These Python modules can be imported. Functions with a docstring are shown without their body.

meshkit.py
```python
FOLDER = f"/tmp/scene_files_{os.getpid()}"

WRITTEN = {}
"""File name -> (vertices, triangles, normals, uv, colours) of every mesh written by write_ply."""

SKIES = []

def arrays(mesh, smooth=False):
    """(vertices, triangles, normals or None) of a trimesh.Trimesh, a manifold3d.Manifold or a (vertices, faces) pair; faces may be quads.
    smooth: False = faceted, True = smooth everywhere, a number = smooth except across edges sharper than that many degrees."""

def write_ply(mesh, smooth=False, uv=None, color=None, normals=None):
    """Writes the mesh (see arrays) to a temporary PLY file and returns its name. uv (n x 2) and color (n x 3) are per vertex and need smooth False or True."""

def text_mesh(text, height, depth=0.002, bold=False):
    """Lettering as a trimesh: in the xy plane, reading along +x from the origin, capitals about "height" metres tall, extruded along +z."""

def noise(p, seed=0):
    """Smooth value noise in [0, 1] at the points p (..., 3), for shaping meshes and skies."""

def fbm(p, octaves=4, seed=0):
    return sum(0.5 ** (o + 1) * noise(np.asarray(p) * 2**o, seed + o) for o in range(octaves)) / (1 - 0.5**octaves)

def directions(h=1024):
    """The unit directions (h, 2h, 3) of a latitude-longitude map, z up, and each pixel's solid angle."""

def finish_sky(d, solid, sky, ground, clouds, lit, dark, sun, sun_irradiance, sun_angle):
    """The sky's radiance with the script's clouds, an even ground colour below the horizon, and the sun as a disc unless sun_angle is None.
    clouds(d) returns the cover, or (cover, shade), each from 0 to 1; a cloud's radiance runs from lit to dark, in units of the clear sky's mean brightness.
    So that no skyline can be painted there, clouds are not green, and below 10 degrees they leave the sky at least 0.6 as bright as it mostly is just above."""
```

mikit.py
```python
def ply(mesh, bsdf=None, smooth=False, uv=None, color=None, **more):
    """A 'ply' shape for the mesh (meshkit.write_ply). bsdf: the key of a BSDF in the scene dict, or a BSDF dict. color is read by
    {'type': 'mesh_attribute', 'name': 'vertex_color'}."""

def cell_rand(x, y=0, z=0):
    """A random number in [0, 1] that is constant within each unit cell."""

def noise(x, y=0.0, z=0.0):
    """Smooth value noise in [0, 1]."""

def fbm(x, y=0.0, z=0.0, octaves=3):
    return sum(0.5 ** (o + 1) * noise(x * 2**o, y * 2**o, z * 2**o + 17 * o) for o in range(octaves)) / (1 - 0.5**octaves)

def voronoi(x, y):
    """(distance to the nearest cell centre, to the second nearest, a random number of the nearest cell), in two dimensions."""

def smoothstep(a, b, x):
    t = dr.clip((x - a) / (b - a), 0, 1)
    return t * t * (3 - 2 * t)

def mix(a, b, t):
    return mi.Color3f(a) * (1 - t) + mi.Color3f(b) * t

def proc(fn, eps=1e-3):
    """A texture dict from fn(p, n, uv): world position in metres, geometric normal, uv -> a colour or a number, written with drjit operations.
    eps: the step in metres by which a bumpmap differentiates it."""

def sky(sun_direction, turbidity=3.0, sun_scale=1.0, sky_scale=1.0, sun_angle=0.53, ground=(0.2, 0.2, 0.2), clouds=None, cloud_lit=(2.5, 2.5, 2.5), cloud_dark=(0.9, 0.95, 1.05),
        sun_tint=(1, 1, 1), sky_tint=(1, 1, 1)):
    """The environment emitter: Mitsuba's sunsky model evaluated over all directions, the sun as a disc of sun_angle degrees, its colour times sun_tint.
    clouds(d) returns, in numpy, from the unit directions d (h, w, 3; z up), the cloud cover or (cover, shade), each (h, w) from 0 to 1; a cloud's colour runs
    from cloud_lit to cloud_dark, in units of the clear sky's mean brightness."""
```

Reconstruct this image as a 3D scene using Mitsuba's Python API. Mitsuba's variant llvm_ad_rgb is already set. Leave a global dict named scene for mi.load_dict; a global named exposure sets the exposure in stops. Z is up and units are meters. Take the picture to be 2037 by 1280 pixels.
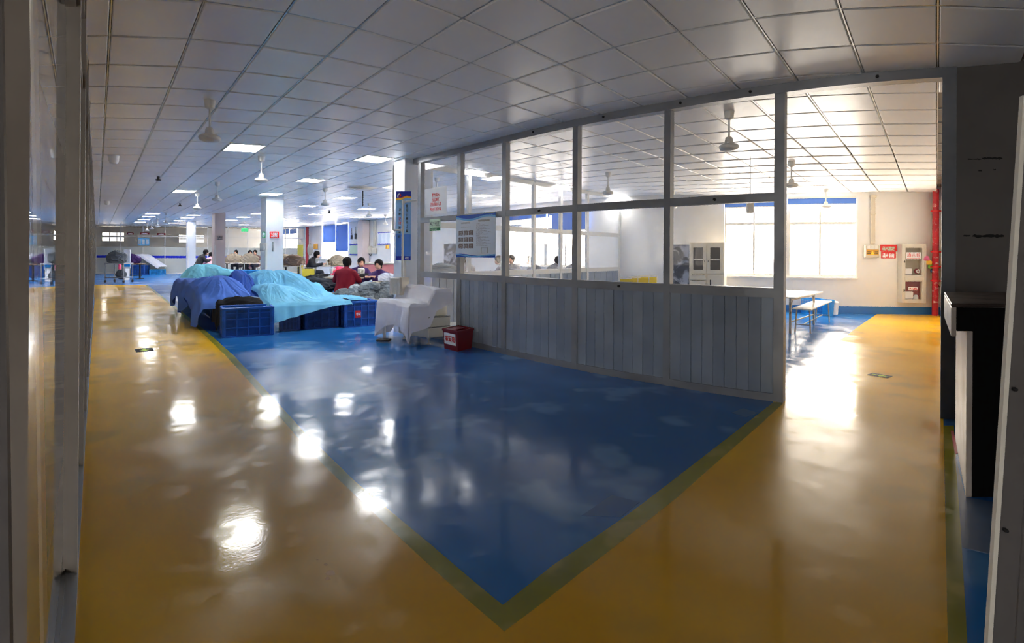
import math, random
import numpy as np, trimesh, manifold3d as m3
import drjit as dr
import mitsuba as mi
import mikit, meshkit
from shapely.geometry import Polygon, LineString, box as sbox
from shapely.ops import unary_union
from shapely import affinity

T = mi.ScalarTransform4f
random.seed(7)
RNG = np.random.default_rng(7)
scene, labels = {}, {}

# ------------------------------------------------------------------ camera, light, exposure
F, CX, HY, ROLL = 1070.0, 1018.5, 504.5, math.radians(0.35)
EYE = 1.35
scene['camera'] = {'type': 'perspective', 'fov': math.degrees(2 * math.atan(CX / F)), 'fov_axis': 'x',
                   'principal_point_offset_y': (640 - HY) / 1280, 'near_clip': 0.01, 'far_clip': 200,
                   'to_world': T().look_at(origin=[0, 0, EYE], target=[0, 1, EYE], up=[-math.sin(ROLL), 0, math.cos(ROLL)])}
exposure = 1.88
DAY = np.array([1.0, 0.89, 0.74]) * 3.2        # daylight in the windows
LED = np.array([0.98, 0.98, 0.97]) * 11.5         # ceiling panels
ZC = 2.92                                       # ceiling height

# ------------------------------------------------------------------ the plan of the hall: a runs along the left corridor, b along the right one, in ceiling tiles
PL = [-0.731558, 4.004502, 5.139008, 2774.866777, 1573.181316, 991.933901, 8.715415, 108.688084, 0.993411, -8.161448, 10.847539, -58.090809]


def G(a, b):
    """The hall's gently bent plan: tile coordinates -> metres on the floor."""
    th, a0, b0, k1, k2, c1, c2, c3, rx, c4, c5, c0 = PL
    a, b = np.asarray(a, float) + a0, np.asarray(b, float) + b0
    wx = a * np.sin(th) + rx * b * np.cos(th)
    wy = a * np.cos(th) - rx * b * np.sin(th)
    rho, t = np.hypot(wx, wy), np.arctan2(wx, wy)
    u = c1 * t + c2 * t**2 + c3 * t**3 + c4 * t**4 + c5 * t**5 + c0
    y = F * (ZC - EYE) / (k1 / rho + k2 / rho**2)
    return np.stack([u * y / F, y], -1)


def uv_(px, py):
    dx, dy = px - CX, py - HY
    return dx * math.cos(ROLL) + dy * math.sin(ROLL), -dx * math.sin(ROLL) + dy * math.cos(ROLL)


def at(px, py, y):
    """The point at distance y that lies in this direction of the photograph."""
    u, v = uv_(px, py)
    return np.array([u * y / F, y, EYE - v * y / F])


def onz(px, py, z=0.0):
    u, v = uv_(px, py)
    y = (EYE - z) * F / v
    return np.array([u * y / F, y, z])


def _solve(f, lo, hi):
    flo = f(lo)
    for _ in range(60):
        mid = (lo + hi) / 2
        if (f(mid) > 0) == (flo > 0):
            lo = mid
        else:
            hi = mid
    return (lo + hi) / 2


def onb(b, px, py, lo=-4.6, hi=60):
    """(a, z) of the direction on the upright surface of this b."""
    u = uv_(px, py)[0]
    a = _solve(lambda q: (lambda g: g[0] * F / g[1] - uv_(px, py)[0])(G(q, b)), lo, hi)
    y = G(a, b)[1]
    return a, EYE - uv_(px, py)[1] * y / F


def ona(a, px, py, lo=-9, hi=40):
    b = _solve(lambda q: (lambda g: g[0] * F / g[1] - uv_(px, py)[0])(G(a, q)), lo, hi)
    y = G(a, b)[1]
    return b, EYE - uv_(px, py)[1] * y / F


def dira(a, b):
    d = G(a + .05, b) - G(a - .05, b)
    return d / np.hypot(*d)


def dirb(a, b):
    d = G(a, b + .05) - G(a, b - .05)
    return d / np.hypot(*d)


# ------------------------------------------------------------------ materials
def lin(c):
    c = np.asarray(c, float) / 255.0
    return np.where(c <= 0.04045, c / 12.92, ((c + 0.055) / 1.055) ** 2.4).tolist()


def rgb(c):
    return {'type': 'rgb', 'value': lin(c)}


def mat(name, c, rough=0.5, spec=0.5, metal=0.0, two=True, **k):
    d = {'type': 'principled', 'base_color': rgb(c) if not isinstance(c, dict) else c, 'roughness': rough, 'specular': spec, 'metallic': metal, **k}
    scene[name] = {'type': 'twosided', 'bsdf': d} if two else d
    return name


def bump(name, c, rough, fn, scale, spec=0.5, eps=2e-3, **k):
    d = {'type': 'principled', 'base_color': rgb(c) if not isinstance(c, dict) else c, 'roughness': rough, 'specular': spec, **k}
    scene[name] = {'type': 'twosided', 'bsdf': {'type': 'bumpmap', 'arbitrary': mikit.proc(fn, eps), 'scale': scale, 'bsdf': d}}
    return name


N, FB, SS, MX = mikit.noise, mikit.fbm, mikit.smoothstep, mikit.mix


def stained(c1, c2, s, lo=.35, hi=.75, c3=None, s3=9.0):
    c1, c2 = lin(c1), lin(c2)
    c3_ = lin(c3) if c3 else None

    def fn(p, n, uv):
        t = SS(lo, hi, FB(p.x * s, p.y * s, p.z * s, 4))
        c = MX(c1, c2, t)
        if c3_:
            c = MX(c, c3_, .75 * SS(.58, .8, FB(p.x * s3, p.y * s3 + 31, p.z * s3, 3)))
        return c
    return mikit.proc(fn)


def floor_wave(p, n, uv):
    return .7 * N(p.x * 3.1, p.y * 3.1) + .2 * N(p.x * 9 + 5, p.y * 9) + .03 * N(p.x * 110, p.y * 110)


def floor_rough(p, n, uv):
    return .12 + .17 * SS(.4, .75, FB(p.x * 1.3 + 3, p.y * 1.3, 0, 4)) + .1 * SS(.55, .8, FB(p.x * 7, p.y * 7 + 9, 0, 3))


FR = mikit.proc(floor_rough)
bump('paint_blue', stained((28, 86, 144), (38, 102, 164), .8, c3=(82, 126, 168), s3=3.0), FR, floor_wave, .0034, .5, eps=4e-3)
bump('paint_yellow', stained((213, 164, 28), (200, 150, 28), .7, c3=(186, 148, 60), s3=2.3), FR, floor_wave, .0034, .3, eps=4e-3)
bump('paint_olive', stained((128, 124, 32), (112, 112, 40), 2.0, c3=(150, 138, 70), s3=6), FR, floor_wave, .0034, .5, eps=4e-3)
mat('paint_drop', (170, 116, 10), .35)
mat('paint_patch', stained((44, 92, 150), (70, 104, 140), 3), .3)
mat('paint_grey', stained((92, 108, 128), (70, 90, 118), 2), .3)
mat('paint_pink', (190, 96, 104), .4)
mat('ceiling_tile', stained((242, 241, 237), (236, 234, 228), .5), .34, .45)
mat('ceiling_tile_b', stained((236, 235, 231), (241, 239, 233), .9), .38, .4)
mat('ceiling_gap', (112, 106, 98), .5)
mat('tee_metal', (196, 196, 192), .3, metal=.6)
mat('void', (30, 30, 30), .9)
mat('wall_white', stained((232, 230, 226), (224, 221, 214), .7), .55, .3)
mat('wall_grey', stained((98, 93, 89), (86, 82, 79), 1.2), .5)
mat('skirting_blue', (46, 112, 178), .4)
mat('skirting_navy', (20, 44, 78), .4)
mat('aluminium', (176, 176, 174), .32, .5, .55)
mat('aluminium_dull', stained((150, 153, 157), (132, 135, 140), 3), .38, .5, .45)
mat('aluminium_warm', stained((176, 166, 154), (162, 152, 140), 3), .36, .5, .35)
mat('frame_white', (228, 226, 220), .4)
mat('frame_cream', (216, 208, 192), .45)
for i_, c_ in enumerate([(150, 162, 176), (144, 156, 171), (156, 167, 180)]):
    mat(f'panel_strip_{i_}', stained(c_, tuple(x - 12 for x in c_), 2.5), .25, .6, .25)
mat('rubber_dark', (24, 22, 22), .6)
mat('steel_bolt', (70, 68, 66), .35, metal=.8)
scene['glass'] = {'type': 'thindielectric', 'int_ior': 1.5}
mat('white_plastic', (232, 232, 228), .35)
mat('fan_white', (222, 220, 214), .35)
mat('dark_metal', (52, 50, 48), .4, metal=.6)
mat('column_paint', stained((226, 230, 236), (214, 220, 228), .8), .45)


# ------------------------------------------------------------------ mesh helpers
class M:
    def __init__(self):
        self.v, self.f, self.n = [], [], 0

    def add(self, v, f):
        v, f = np.asarray(v, float), np.asarray(f, int)
        if f.shape[1] == 4:
            f = np.vstack([f[:, [0, 1, 2]], f[:, [0, 2, 3]]])
        self.v.append(v)
        self.f.append(f + self.n)
        self.n += len(v)
        return self

    def tm(self, t):
        return self.add(np.array(t.vertices), np.array(t.faces))

    def box(self, x0, x1, y0, y1, z0, z1, n=(1, 1, 1)):
        return self.add(*gridbox(x0, x1, y0, y1, z0, z1, n))

    def cbox(self, c, s, r=.006, rot=0):
        v, f = chamfer(s, r)
        if rot:
            v = v @ rz(rot).T
        return self.add(v + np.asarray(c), f)

    def tube(self, pts, r, sides=8, cap=True):
        return self.add(*tube(pts, r, sides, cap))

    def lathe(self, prof, c=(0, 0, 0), sides=20):
        return self.add(*lathe(prof, c, sides))

    def get(self, fn=None):
        v, f = np.vstack(self.v), np.vstack(self.f)
        return (fn(v) if fn else v), f


def rz(t):
    return np.array([[math.cos(t), -math.sin(t), 0], [math.sin(t), math.cos(t), 0], [0, 0, 1.0]])


def gridbox(x0, x1, y0, y1, z0, z1, n=(1, 1, 1)):
    xs, ys, zs = np.linspace(x0, x1, n[0] + 1), np.linspace(y0, y1, n[1] + 1), np.linspace(z0, z1, n[2] + 1)
    V, Fc, k = [], [], 0

    def face(P, q, flip):
        nonlocal k
        h, w = P.shape[:2]
        i, j = np.meshgrid(np.arange(h - 1), np.arange(w - 1), indexing='ij')
        a = (i * w + j).ravel() + k
        Q = np.stack([a, a + w, a + w + 1, a + 1], 1)
        Fc.append(Q[:, ::-1] if flip else Q)
        V.append(P.reshape(-1, 3))
        k += h * w
    for x, fl in ((x0, True), (x1, False)):
        A, B = np.meshgrid(ys, zs, indexing='ij')
        face(np.stack([A * 0 + x, A, B], -1), 0, fl)
    for y, fl in ((y0, False), (y1, True)):
        A, B = np.meshgrid(xs, zs, indexing='ij')
        face(np.stack([A, A * 0 + y, B], -1), 0, fl)
    for z, fl in ((z0, True), (z1, False)):
        A, B = np.meshgrid(xs, ys, indexing='ij')
        face(np.stack([A, B, A * 0 + z], -1), 0, fl)
    return np.vstack(V), np.vstack(Fc)


_CH = {}


def chamfer(s, r):
    s = tuple(round(float(x), 5) for x in s)
    key = s + (r,)
    if key not in _CH:
        r = min(r, min(s) * .3)
        h = np.array(s) / 2
        P = []
        for sx in (-1, 1):
            for sy in (-1, 1):
                for sz in (-1, 1):
                    for k in range(3):
                        p = h - r
                        p[k] = h[k]
                        P.append(p * [sx, sy, sz])
        c = trimesh.convex.convex_hull(np.array(P))
        _CH[key] = (np.array(c.vertices), np.array(c.faces))
    return _CH[key]


def tube(pts, r, sides=8, cap=True):
    p = np.asarray(pts, float)
    r = np.broadcast_to(np.asarray(r, float), (len(p),))
    t = np.gradient(p, axis=0)
    t /= np.linalg.norm(t, axis=1, keepdims=True) + 1e-12
    a = np.cross(t, np.where(np.abs(t[:, 2:]) < .9, [0, 0, 1.0], [1.0, 0, 0]))
    a /= np.linalg.norm(a, axis=1, keepdims=True) + 1e-12
    b = np.cross(t, a)
    an = np.arange(sides) * 2 * np.pi / sides
    v = p[:, None] + r[:, None, None] * (np.cos(an)[None, :, None] * a[:, None] + np.sin(an)[None, :, None] * b[:, None])
    i, j = np.meshgrid(np.arange(len(p) - 1), np.arange(sides), indexing='ij')
    q = np.stack([i * sides + j, (i + 1) * sides + j, (i + 1) * sides + (j + 1) % sides, i * sides + (j + 1) % sides], -1).reshape(-1, 4)
    f = np.vstack([q[:, [0, 1, 2]], q[:, [0, 2, 3]]])[:, ::-1]
    v = v.reshape(-1, 3)
    if cap:
        n = len(v)
        v = np.vstack([v, p[:1], p[-1:]])
        k = np.arange(sides)
        e = (len(p) - 1) * sides
        f = np.vstack([f, np.stack([k * 0 + n, (k + 1) % sides, k], 1)[:, ::-1], np.stack([k * 0 + n + 1, e + k, e + (k + 1) % sides], 1)[:, ::-1]])
    return v, f


def lathe(prof, c=(0, 0, 0), sides=20):
    """prof: (radius, z) pairs from the bottom up."""
    pr = np.asarray(prof, float)
    an = np.arange(sides) * 2 * np.pi / sides
    v = np.stack([pr[:, :1] * np.cos(an), pr[:, :1] * np.sin(an), np.repeat(pr[:, 1:], sides, 1)], -1)
    i, j = np.meshgrid(np.arange(len(pr) - 1), np.arange(sides), indexing='ij')
    q = np.stack([i * sides + j, i * sides + (j + 1) % sides, (i + 1) * sides + (j + 1) % sides, (i + 1) * sides + j], -1).reshape(-1, 4)
    return v.reshape(-1, 3) + np.asarray(c), q


def bent(v):
    v = np.asarray(v, float)
    return np.concatenate([G(v[:, 0], v[:, 1]), v[:, 2:]], 1)


def bbox(a0, a1, b0, b1, z0, z1, n=None):
    """A box of the plan, bent with it."""
    if n is None:
        n = (max(1, int(abs(a1 - a0) / .8)), max(1, int(abs(b1 - b0) / .8)), 1)
    v, f = gridbox(a0, a1, b0, b1, z0, z1, n)
    return bent(v), f


USED = {}


def key_of(base, parent=None):
    k = f'{parent}__{base}' if parent else base
    n = USED.get(k, -1) + 1
    USED[k] = n
    return k if n == 0 else f'{k}_{n:03d}'


def put(base, mesh, m, parent=None, smooth=False, label=None, cat=None, group=None, kind=None, **more):
    k = key_of(base, parent)
    scene[k] = mikit.ply(mesh.get() if isinstance(mesh, M) else mesh, m, smooth, **more)
    tag(k, label, cat, group, kind)
    return k


def tag(k, label=None, cat=None, group=None, kind=None):
    d = {n: v for n, v in (('label', label), ('category', cat), ('group', group), ('kind', kind)) if v}
    if d:
        labels[k] = d


def thing(base, label=None, cat=None, group=None, kind=None):
    k = key_of(base)
    tag(k, label, cat, group, kind)
    return k


def flat(poly, h=.002):
    """A shapely shape as a thin plate in the xy plane, extruded along +z."""
    gs = [g for g in getattr(poly, 'geoms', [poly]) if g.area > 0]
    m = M()
    for g in gs:
        m.tm(trimesh.creation.extrude_polygon(g, h, engine='earcut'))
    return m


def frame_at(p, right, up=(0, 0, 1)):
    """Maps a mesh's x to right, y to up and z to the side that faces the reader, at p."""
    r = np.append(np.asarray(right, float)[:2], 0) if len(right) == 2 else np.asarray(right, float)
    r = r / np.linalg.norm(r)
    up = np.asarray(up, float)
    n = np.cross(r, up)
    R = np.stack([r, up, n], 1)
    return lambda v: np.asarray(v) @ R.T + np.asarray(p)

# ------------------------------------------------------------------ the setting
A_END, B_WIN, B_LEFT, B_PART = 49.0, 16.0, -5.25, 3.6


def plan_poly(pts, n=24):
    out = []
    for (a0, b0), (a1, b1) in zip(pts, pts[1:] + pts[:1]):
        t = np.linspace(0, 1, n, endpoint=False)
        out += G(a0 + (a1 - a0) * t, b0 + (b1 - b0) * t).tolist()
    return Polygon(out)


def layer(base, pts, m, z0, z1, n=24, parent='floor'):
    mm = flat(plan_poly(pts, n), z1 - z0)
    v, f = mm.get()
    put(base, (v + [0, 0, z0], f), m, parent)


put('floor', (np.array([[-45, -2.5, 0], [16, -2.5, 0], [16, 50, 0], [-45, 50, 0], [-45, -2.5, -.2], [16, -2.5, -.2], [16, 50, -.2], [-45, 50, -.2.real]]),
              np.array([[0, 1, 2, 3], [7, 6, 5, 4], [0, 4, 5, 1], [1, 5, 6, 2], [2, 6, 7, 3], [3, 7, 4, 0]])), 'paint_blue', kind='structure',
    label='glossy epoxy floor painted blue with yellow walkways')
L_IN = [(-1.22, -2.39), (-.3, -2.4), (1.14, -2.47), (2.68, -2.46), (5, -2.34), (7.6, -2.2), (11.2, -2.12), (20, -2.05), (32, -1.97)]
L_OUT = [(-1.40, -2.55), (1.63, -2.63), (2.5, -2.62), (4.9, -2.5), (7.9, -2.37), (12, -2.27), (19, -2.2), (32, -2.12)]
R_IN = [(-1.22, -2.39), (-1.22, -1.78), (-1.34, -.76), (-1.41, .11), (-1.52, 1.55), (-1.64, 3.27)]
R_OUT = [(-1.40, -2.55), (-1.46, -1.72), (-1.62, -.2), (-1.76, 2.2), (-1.8, 3.27)]
layer('yellow_walkway', R_OUT[::-1] + L_OUT[1:] + [(32, -5.3), (20, -5.22), (4, -5.25), (-.5, -5.28), (-2.2, -5.3), (-3.6, -4.6), (-4.05, -3.6), (-4.08, -1.5), (-4.1, 3), (-4.13, 16), (-1.95, 16), (-1.74, 11.6), (-1.6, 6.5), (-1.55, 4.2), (-1.62, 3.27)], 'paint_yellow', -.001, .0015, 8)
layer('border_stripe', L_IN + L_OUT[::-1], 'paint_olive', -.001, .0019, 8)
layer('border_stripe', R_IN + R_OUT[::-1], 'paint_olive', -.001, .0019, 8)
layer('border_stripe', [(-4.22, 2.5), (-4.1, 2.5), (-4.09, .3), (-4.08, -1.5), (-4.05, -3.6), (-4.16, -3.6), (-4.19, -1.54), (-4.21, .7)], 'paint_olive', -.001, .0019, 8)
for cx_, cy_, r_ in ((657, 1141, 9), (652, 1152, 5), (648, 1124, 4), (631, 1115, 2)):
    w = [onz(cx_ + r_ * math.cos(q) * (1 + .25 * math.sin(3 * q)), cy_ + r_ * .75 * math.sin(q) * (1 + .2 * math.cos(2 * q)))[:2] for q in np.linspace(0, 2 * math.pi, 14)[:-1]]
    v, f = flat(Polygon(w), .0026).get()
    put('paint_drop', (v + [0, 0, -.001], f), 'paint_drop', 'floor')
# worn squares, a grey strip and a pink strip of paint on the floor
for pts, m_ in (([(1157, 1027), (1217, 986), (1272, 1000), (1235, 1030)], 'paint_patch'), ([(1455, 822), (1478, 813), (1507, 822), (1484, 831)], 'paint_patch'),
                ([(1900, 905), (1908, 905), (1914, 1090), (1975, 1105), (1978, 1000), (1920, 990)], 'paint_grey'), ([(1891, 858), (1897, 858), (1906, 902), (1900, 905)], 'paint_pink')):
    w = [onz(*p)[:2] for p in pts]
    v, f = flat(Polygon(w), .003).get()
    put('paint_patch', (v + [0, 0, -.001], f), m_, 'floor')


def zceil(a, b):
    t = np.clip((np.asarray(b, float) - 5) / 11, 0, 1) * np.clip((9 - np.asarray(a, float)) / 6, 0, 1)
    return ZC - .10 * t * t * (3 - 2 * t)


LEDS = {(9, -2), (9, 2), (14, 2), (19, -2), (19, 2), (19, 6), (14, 6), (9, 6), (14, 11), (9, 11), (9, 15), (24, -2) , (33, -2), (36, -2), (40, -2), (44, -2), (34, 1), (37, 1), (41, 1), (45, 1),
        (39, 5), (35, 5), (46, 8), (36, 9), (42, 13), (31, 5), (30, 9), (31, 13), (24, 10), (24, 6), (25, 13)} - {(24, -2)}
GAPS = {(-1, -1)}            # one tile has slipped out of its frame


def tile_mesh(m, i, j, g=.017, c=.014, drop=0):
    q = np.array([[i + g, j + g], [i + 1 - g, j + g], [i + 1 - g, j + 1 - g], [i + g, j + 1 - g]])
    q2 = np.array([[i + g + c, j + g + c], [i + 1 - g - c, j + g + c], [i + 1 - g - c, j + 1 - g - c], [i + g + c, j + 1 - g - c]])
    z = zceil(i + .5, j + .5)
    lo = np.concatenate([G(q2[:, 0], q2[:, 1]), np.full((4, 1), z - drop)], 1)
    hi = np.concatenate([G(q[:, 0], q[:, 1]), np.full((4, 1), z + .009 - drop)], 1)
    up = np.concatenate([G(q[:, 0], q[:, 1]), np.full((4, 1), z + .02)], 1)
    f = [[0, 3, 2, 1]]
    for k in range(4):
        n = (k + 1) % 4
        f += [[k, n, 4 + n, 4 + k], [4 + k, 4 + n, 8 + n, 8 + k]]
    v = np.vstack([lo, hi, up])
    if np.cross(v[1, :2] - v[0, :2], v[2, :2] - v[1, :2]) < 0:
        f = [x[::-1] for x in f]
    m.add(v, f)


cells = []
for i in range(-9, 49):
    for j in range(-6, 16):
        if (i, j) in LEDS or (i, j) in GAPS:
            continue
        if i < -4 and j > 3:
            continue
        g = G(i + .5, j + .5)
        inside = abs(g[0] * F / g[1]) < 1100 and (EYE - ZC) * F / g[1] > -560 if g[1] > .3 else False
        if g[1] < .25 or abs(g[0] / g[1]) > 2.0:
            continue
        cells.append((not inside, g @ g, i, j))
cells.sort()
rest = M()
put('ceiling', gridbox(-45, 16, -5, 50, ZC + .02, ZC + .12), 'ceiling_gap', kind='structure', label='suspended ceiling of square white tiles on a metal grid')
for n_, (far, d, i, j) in enumerate(cells):
    if n_ < 299:
        m = M()
        tile_mesh(m, i, j)
        put('tile', m, 'ceiling_tile' if (i * 7 + j * 13) % 5 else 'ceiling_tile_b', 'ceiling')
    else:
        tile_mesh(rest, i, j)
put('tile', rest, 'ceiling_tile', 'ceiling', kind='stuff')
m = M()
tile_mesh(m, -1, -1, .06, .018, -.005)
v, f = m.get()
v = v + [0, .05, 0]
put('slipped_tile', (v, f), 'ceiling_tile', 'ceiling')
tees = M()
for i in range(-4, 49):
    tees.add(*bbox(i - .009, i + .009, -5.2, 16, ZC + .006, ZC + .02, (1, 44, 1)))
for j in range(-5, 16):
    tees.add(*bbox(-4.2, 48.9, j - .009, j + .009, ZC + .006, ZC + .02, (104, 1, 1)))
put('grid', tees.get(lambda v: v + np.stack([v[:, 0] * 0, v[:, 0] * 0, v[:, 0] * 0], 1)), 'tee_metal', 'ceiling')

# --- window wall (external) with its windows
def wall_with_holes(base, b0, b1, a0, a1, z0, z1, holes, m, **k):
    mm = M()
    xs = sorted({a0, a1, *[x for h in holes for x in h[:2]]})
    for x0, x1 in zip(xs, xs[1:]):
        hs = sorted((h[2], h[3]) for h in holes if h[0] <= x0 + 1e-6 and h[1] >= x1 - 1e-6)
        zz = z0
        for lo, hi in hs:
            if lo > zz:
                mm.add(*bbox(x0, x1, b0, b1, zz, lo))
            zz = hi
        if zz < z1:
            mm.add(*bbox(x0, x1, b0, b1, zz, z1))
    return put(base, mm, m, **k)


def wpx(x0, y0, x1, y1, b=B_WIN):
    a0, zt = onb(b, x0, y0)
    a1, zb = onb(b, x1, y1)
    return min(a0, a1), max(a0, a1), min(zt, zb), max(zt, zb)


W1 = wpx(1441, 402, 1704, 553)
W2 = wpx(1010, 424, 1170, 533)
W3 = wpx(640, 446, 692, 521)
W4 = wpx(552, 457, 592, 536)
W5 = wpx(779, 440, 812, 540)
HOLES = []
for w in (W1, W2, W3, W4, W5):
    HOLES.append((w[0], w[1], w[2], w[3]))
wall_with_holes('wall_back', B_WIN, B_WIN + .35, -4.6, 56, -.05, 3.3, HOLES, 'wall_white', kind='structure', label='white wall with the big windows at the back')
put('baseboard_back', bbox(-4.2, 9.2, B_WIN - .03, B_WIN, 0, .17), 'skirting_blue', kind='structure', label='blue painted skirting under the windows')


def window(h, splits, transom, n, frame='frame_white', label=None, power=1.0):
    """h: (a0, a1, z0, z1) of the opening; a frame with mullions, a transom, and a bright pane in every light."""
    a0, a1, z0, z1 = h
    w = thing(f'window_{n}', label, None, None, 'structure')
    t = .07
    ms = [a0 + t / 2] + [a0 + (a1 - a0) * s for s in splits] + [a1 - t / 2]
    fr = M()
    for a in ms:
        big = abs(a - (a0 + a1) / 2) < .15 and len(splits) > 1
        tt = .1 if big else t / 2
        fr.add(*bbox(a - tt, a + tt, B_WIN + .05, B_WIN + .15, z0, z1, (1, 1, 1)))
    for z in (z0 + .03, z0 + (z1 - z0) * transom, z1 - .03):
        fr.add(*bbox(a0, a1, B_WIN + .06, B_WIN + .14, z - .03, z + .03))
    fr.add(*bbox(a0 - .05, a1 + .05, B_WIN - .08, B_WIN + .1, z0 - .03, z0))
    put('window_frame', fr, frame, w)
    for x0, x1 in zip(ms, ms[1:]):
        for lo, hi in ((z0 + .06, z0 + (z1 - z0) * transom - .03), (z0 + (z1 - z0) * transom + .03, z1 - .06)):
            p = np.array([[x0, B_WIN + .1, lo], [x1, B_WIN + .1, lo], [x1, B_WIN + .1, hi], [x0, B_WIN + .1, hi]])
            v = bent(p)
            n_ = np.cross(v[1] - v[0], v[3] - v[0])
            f = np.array([[0, 1, 2, 3]])
            if n_[:2] @ (v[0, :2]) > 0:
                f = f[:, ::-1]
            put('pane', (v, f), 'white_plastic', w, emitter={'type': 'area', 'radiance': {'type': 'rgb', 'value': (DAY * power).tolist()}, 'sampling_weight': 6.0})
    return w


window(W1, (.26, .5, .76), .70, 1, label='bright window with blue blinds behind the dining tables', power=1.25)
window(W2, (.26, .5, .76), .75, 2, label='bright window behind the inner partition')
window(W3, (.5,), .75, 3, label='bright window with two half drawn blue blinds')
window(W4, (.5,), .75, 4, label='bright window with short blue blinds beyond the column')
window(W5, (.5,), .75, 5, label='bright window partly hidden by the pillar with the banner')

# --- left wall: a run of glazed aluminium bays, right beside the camera
wl = thing('wall_left', 'glazed wall of aluminium frames along the yellow walkway', None, None, 'structure')
put('sill_track', bbox(-3.0, 47.5, B_LEFT - .22, B_LEFT - .005, 0, .03, (60, 1, 1)), 'aluminium_dull', wl)
put('sill_track', bbox(-3.0, 47.5, B_LEFT - .12, B_LEFT - .09, .03, .045, (60, 1, 1)), 'dark_metal', wl)
posts = [0.2, 2.05, 3.9, 5.9, 7.9, 10, 12, 14, 16, 18.5, 21, 24, 27, 30, 33, 36, 40, 44, 48.8]
for a in posts:
    m = M().add(*bbox(a - .07, a + .07, B_LEFT - .11, B_LEFT - .01, .03, ZC, (1, 1, 1)))
    put('post', m, 'aluminium_warm', wl)
for x0, x1 in zip([-2.2] + posts, posts):
    put('transom', bbox(x0 + .07, x1 - .07, B_LEFT - .12, B_LEFT - .04, 2.35, 2.42), 'aluminium_warm', wl)
    put('transom', bbox(x0 + .07, x1 - .07, B_LEFT - .12, B_LEFT - .02, ZC - .14, ZC), 'aluminium_warm', wl)
    v = bent(np.array([[x0, B_LEFT - .09, .03], [x1, B_LEFT - .09, .03], [x1, B_LEFT - .09, ZC], [x0, B_LEFT - .09, ZC]]))
    put('pane', (v, np.array([[0, 1, 2, 3]])), 'glass', wl)
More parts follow.
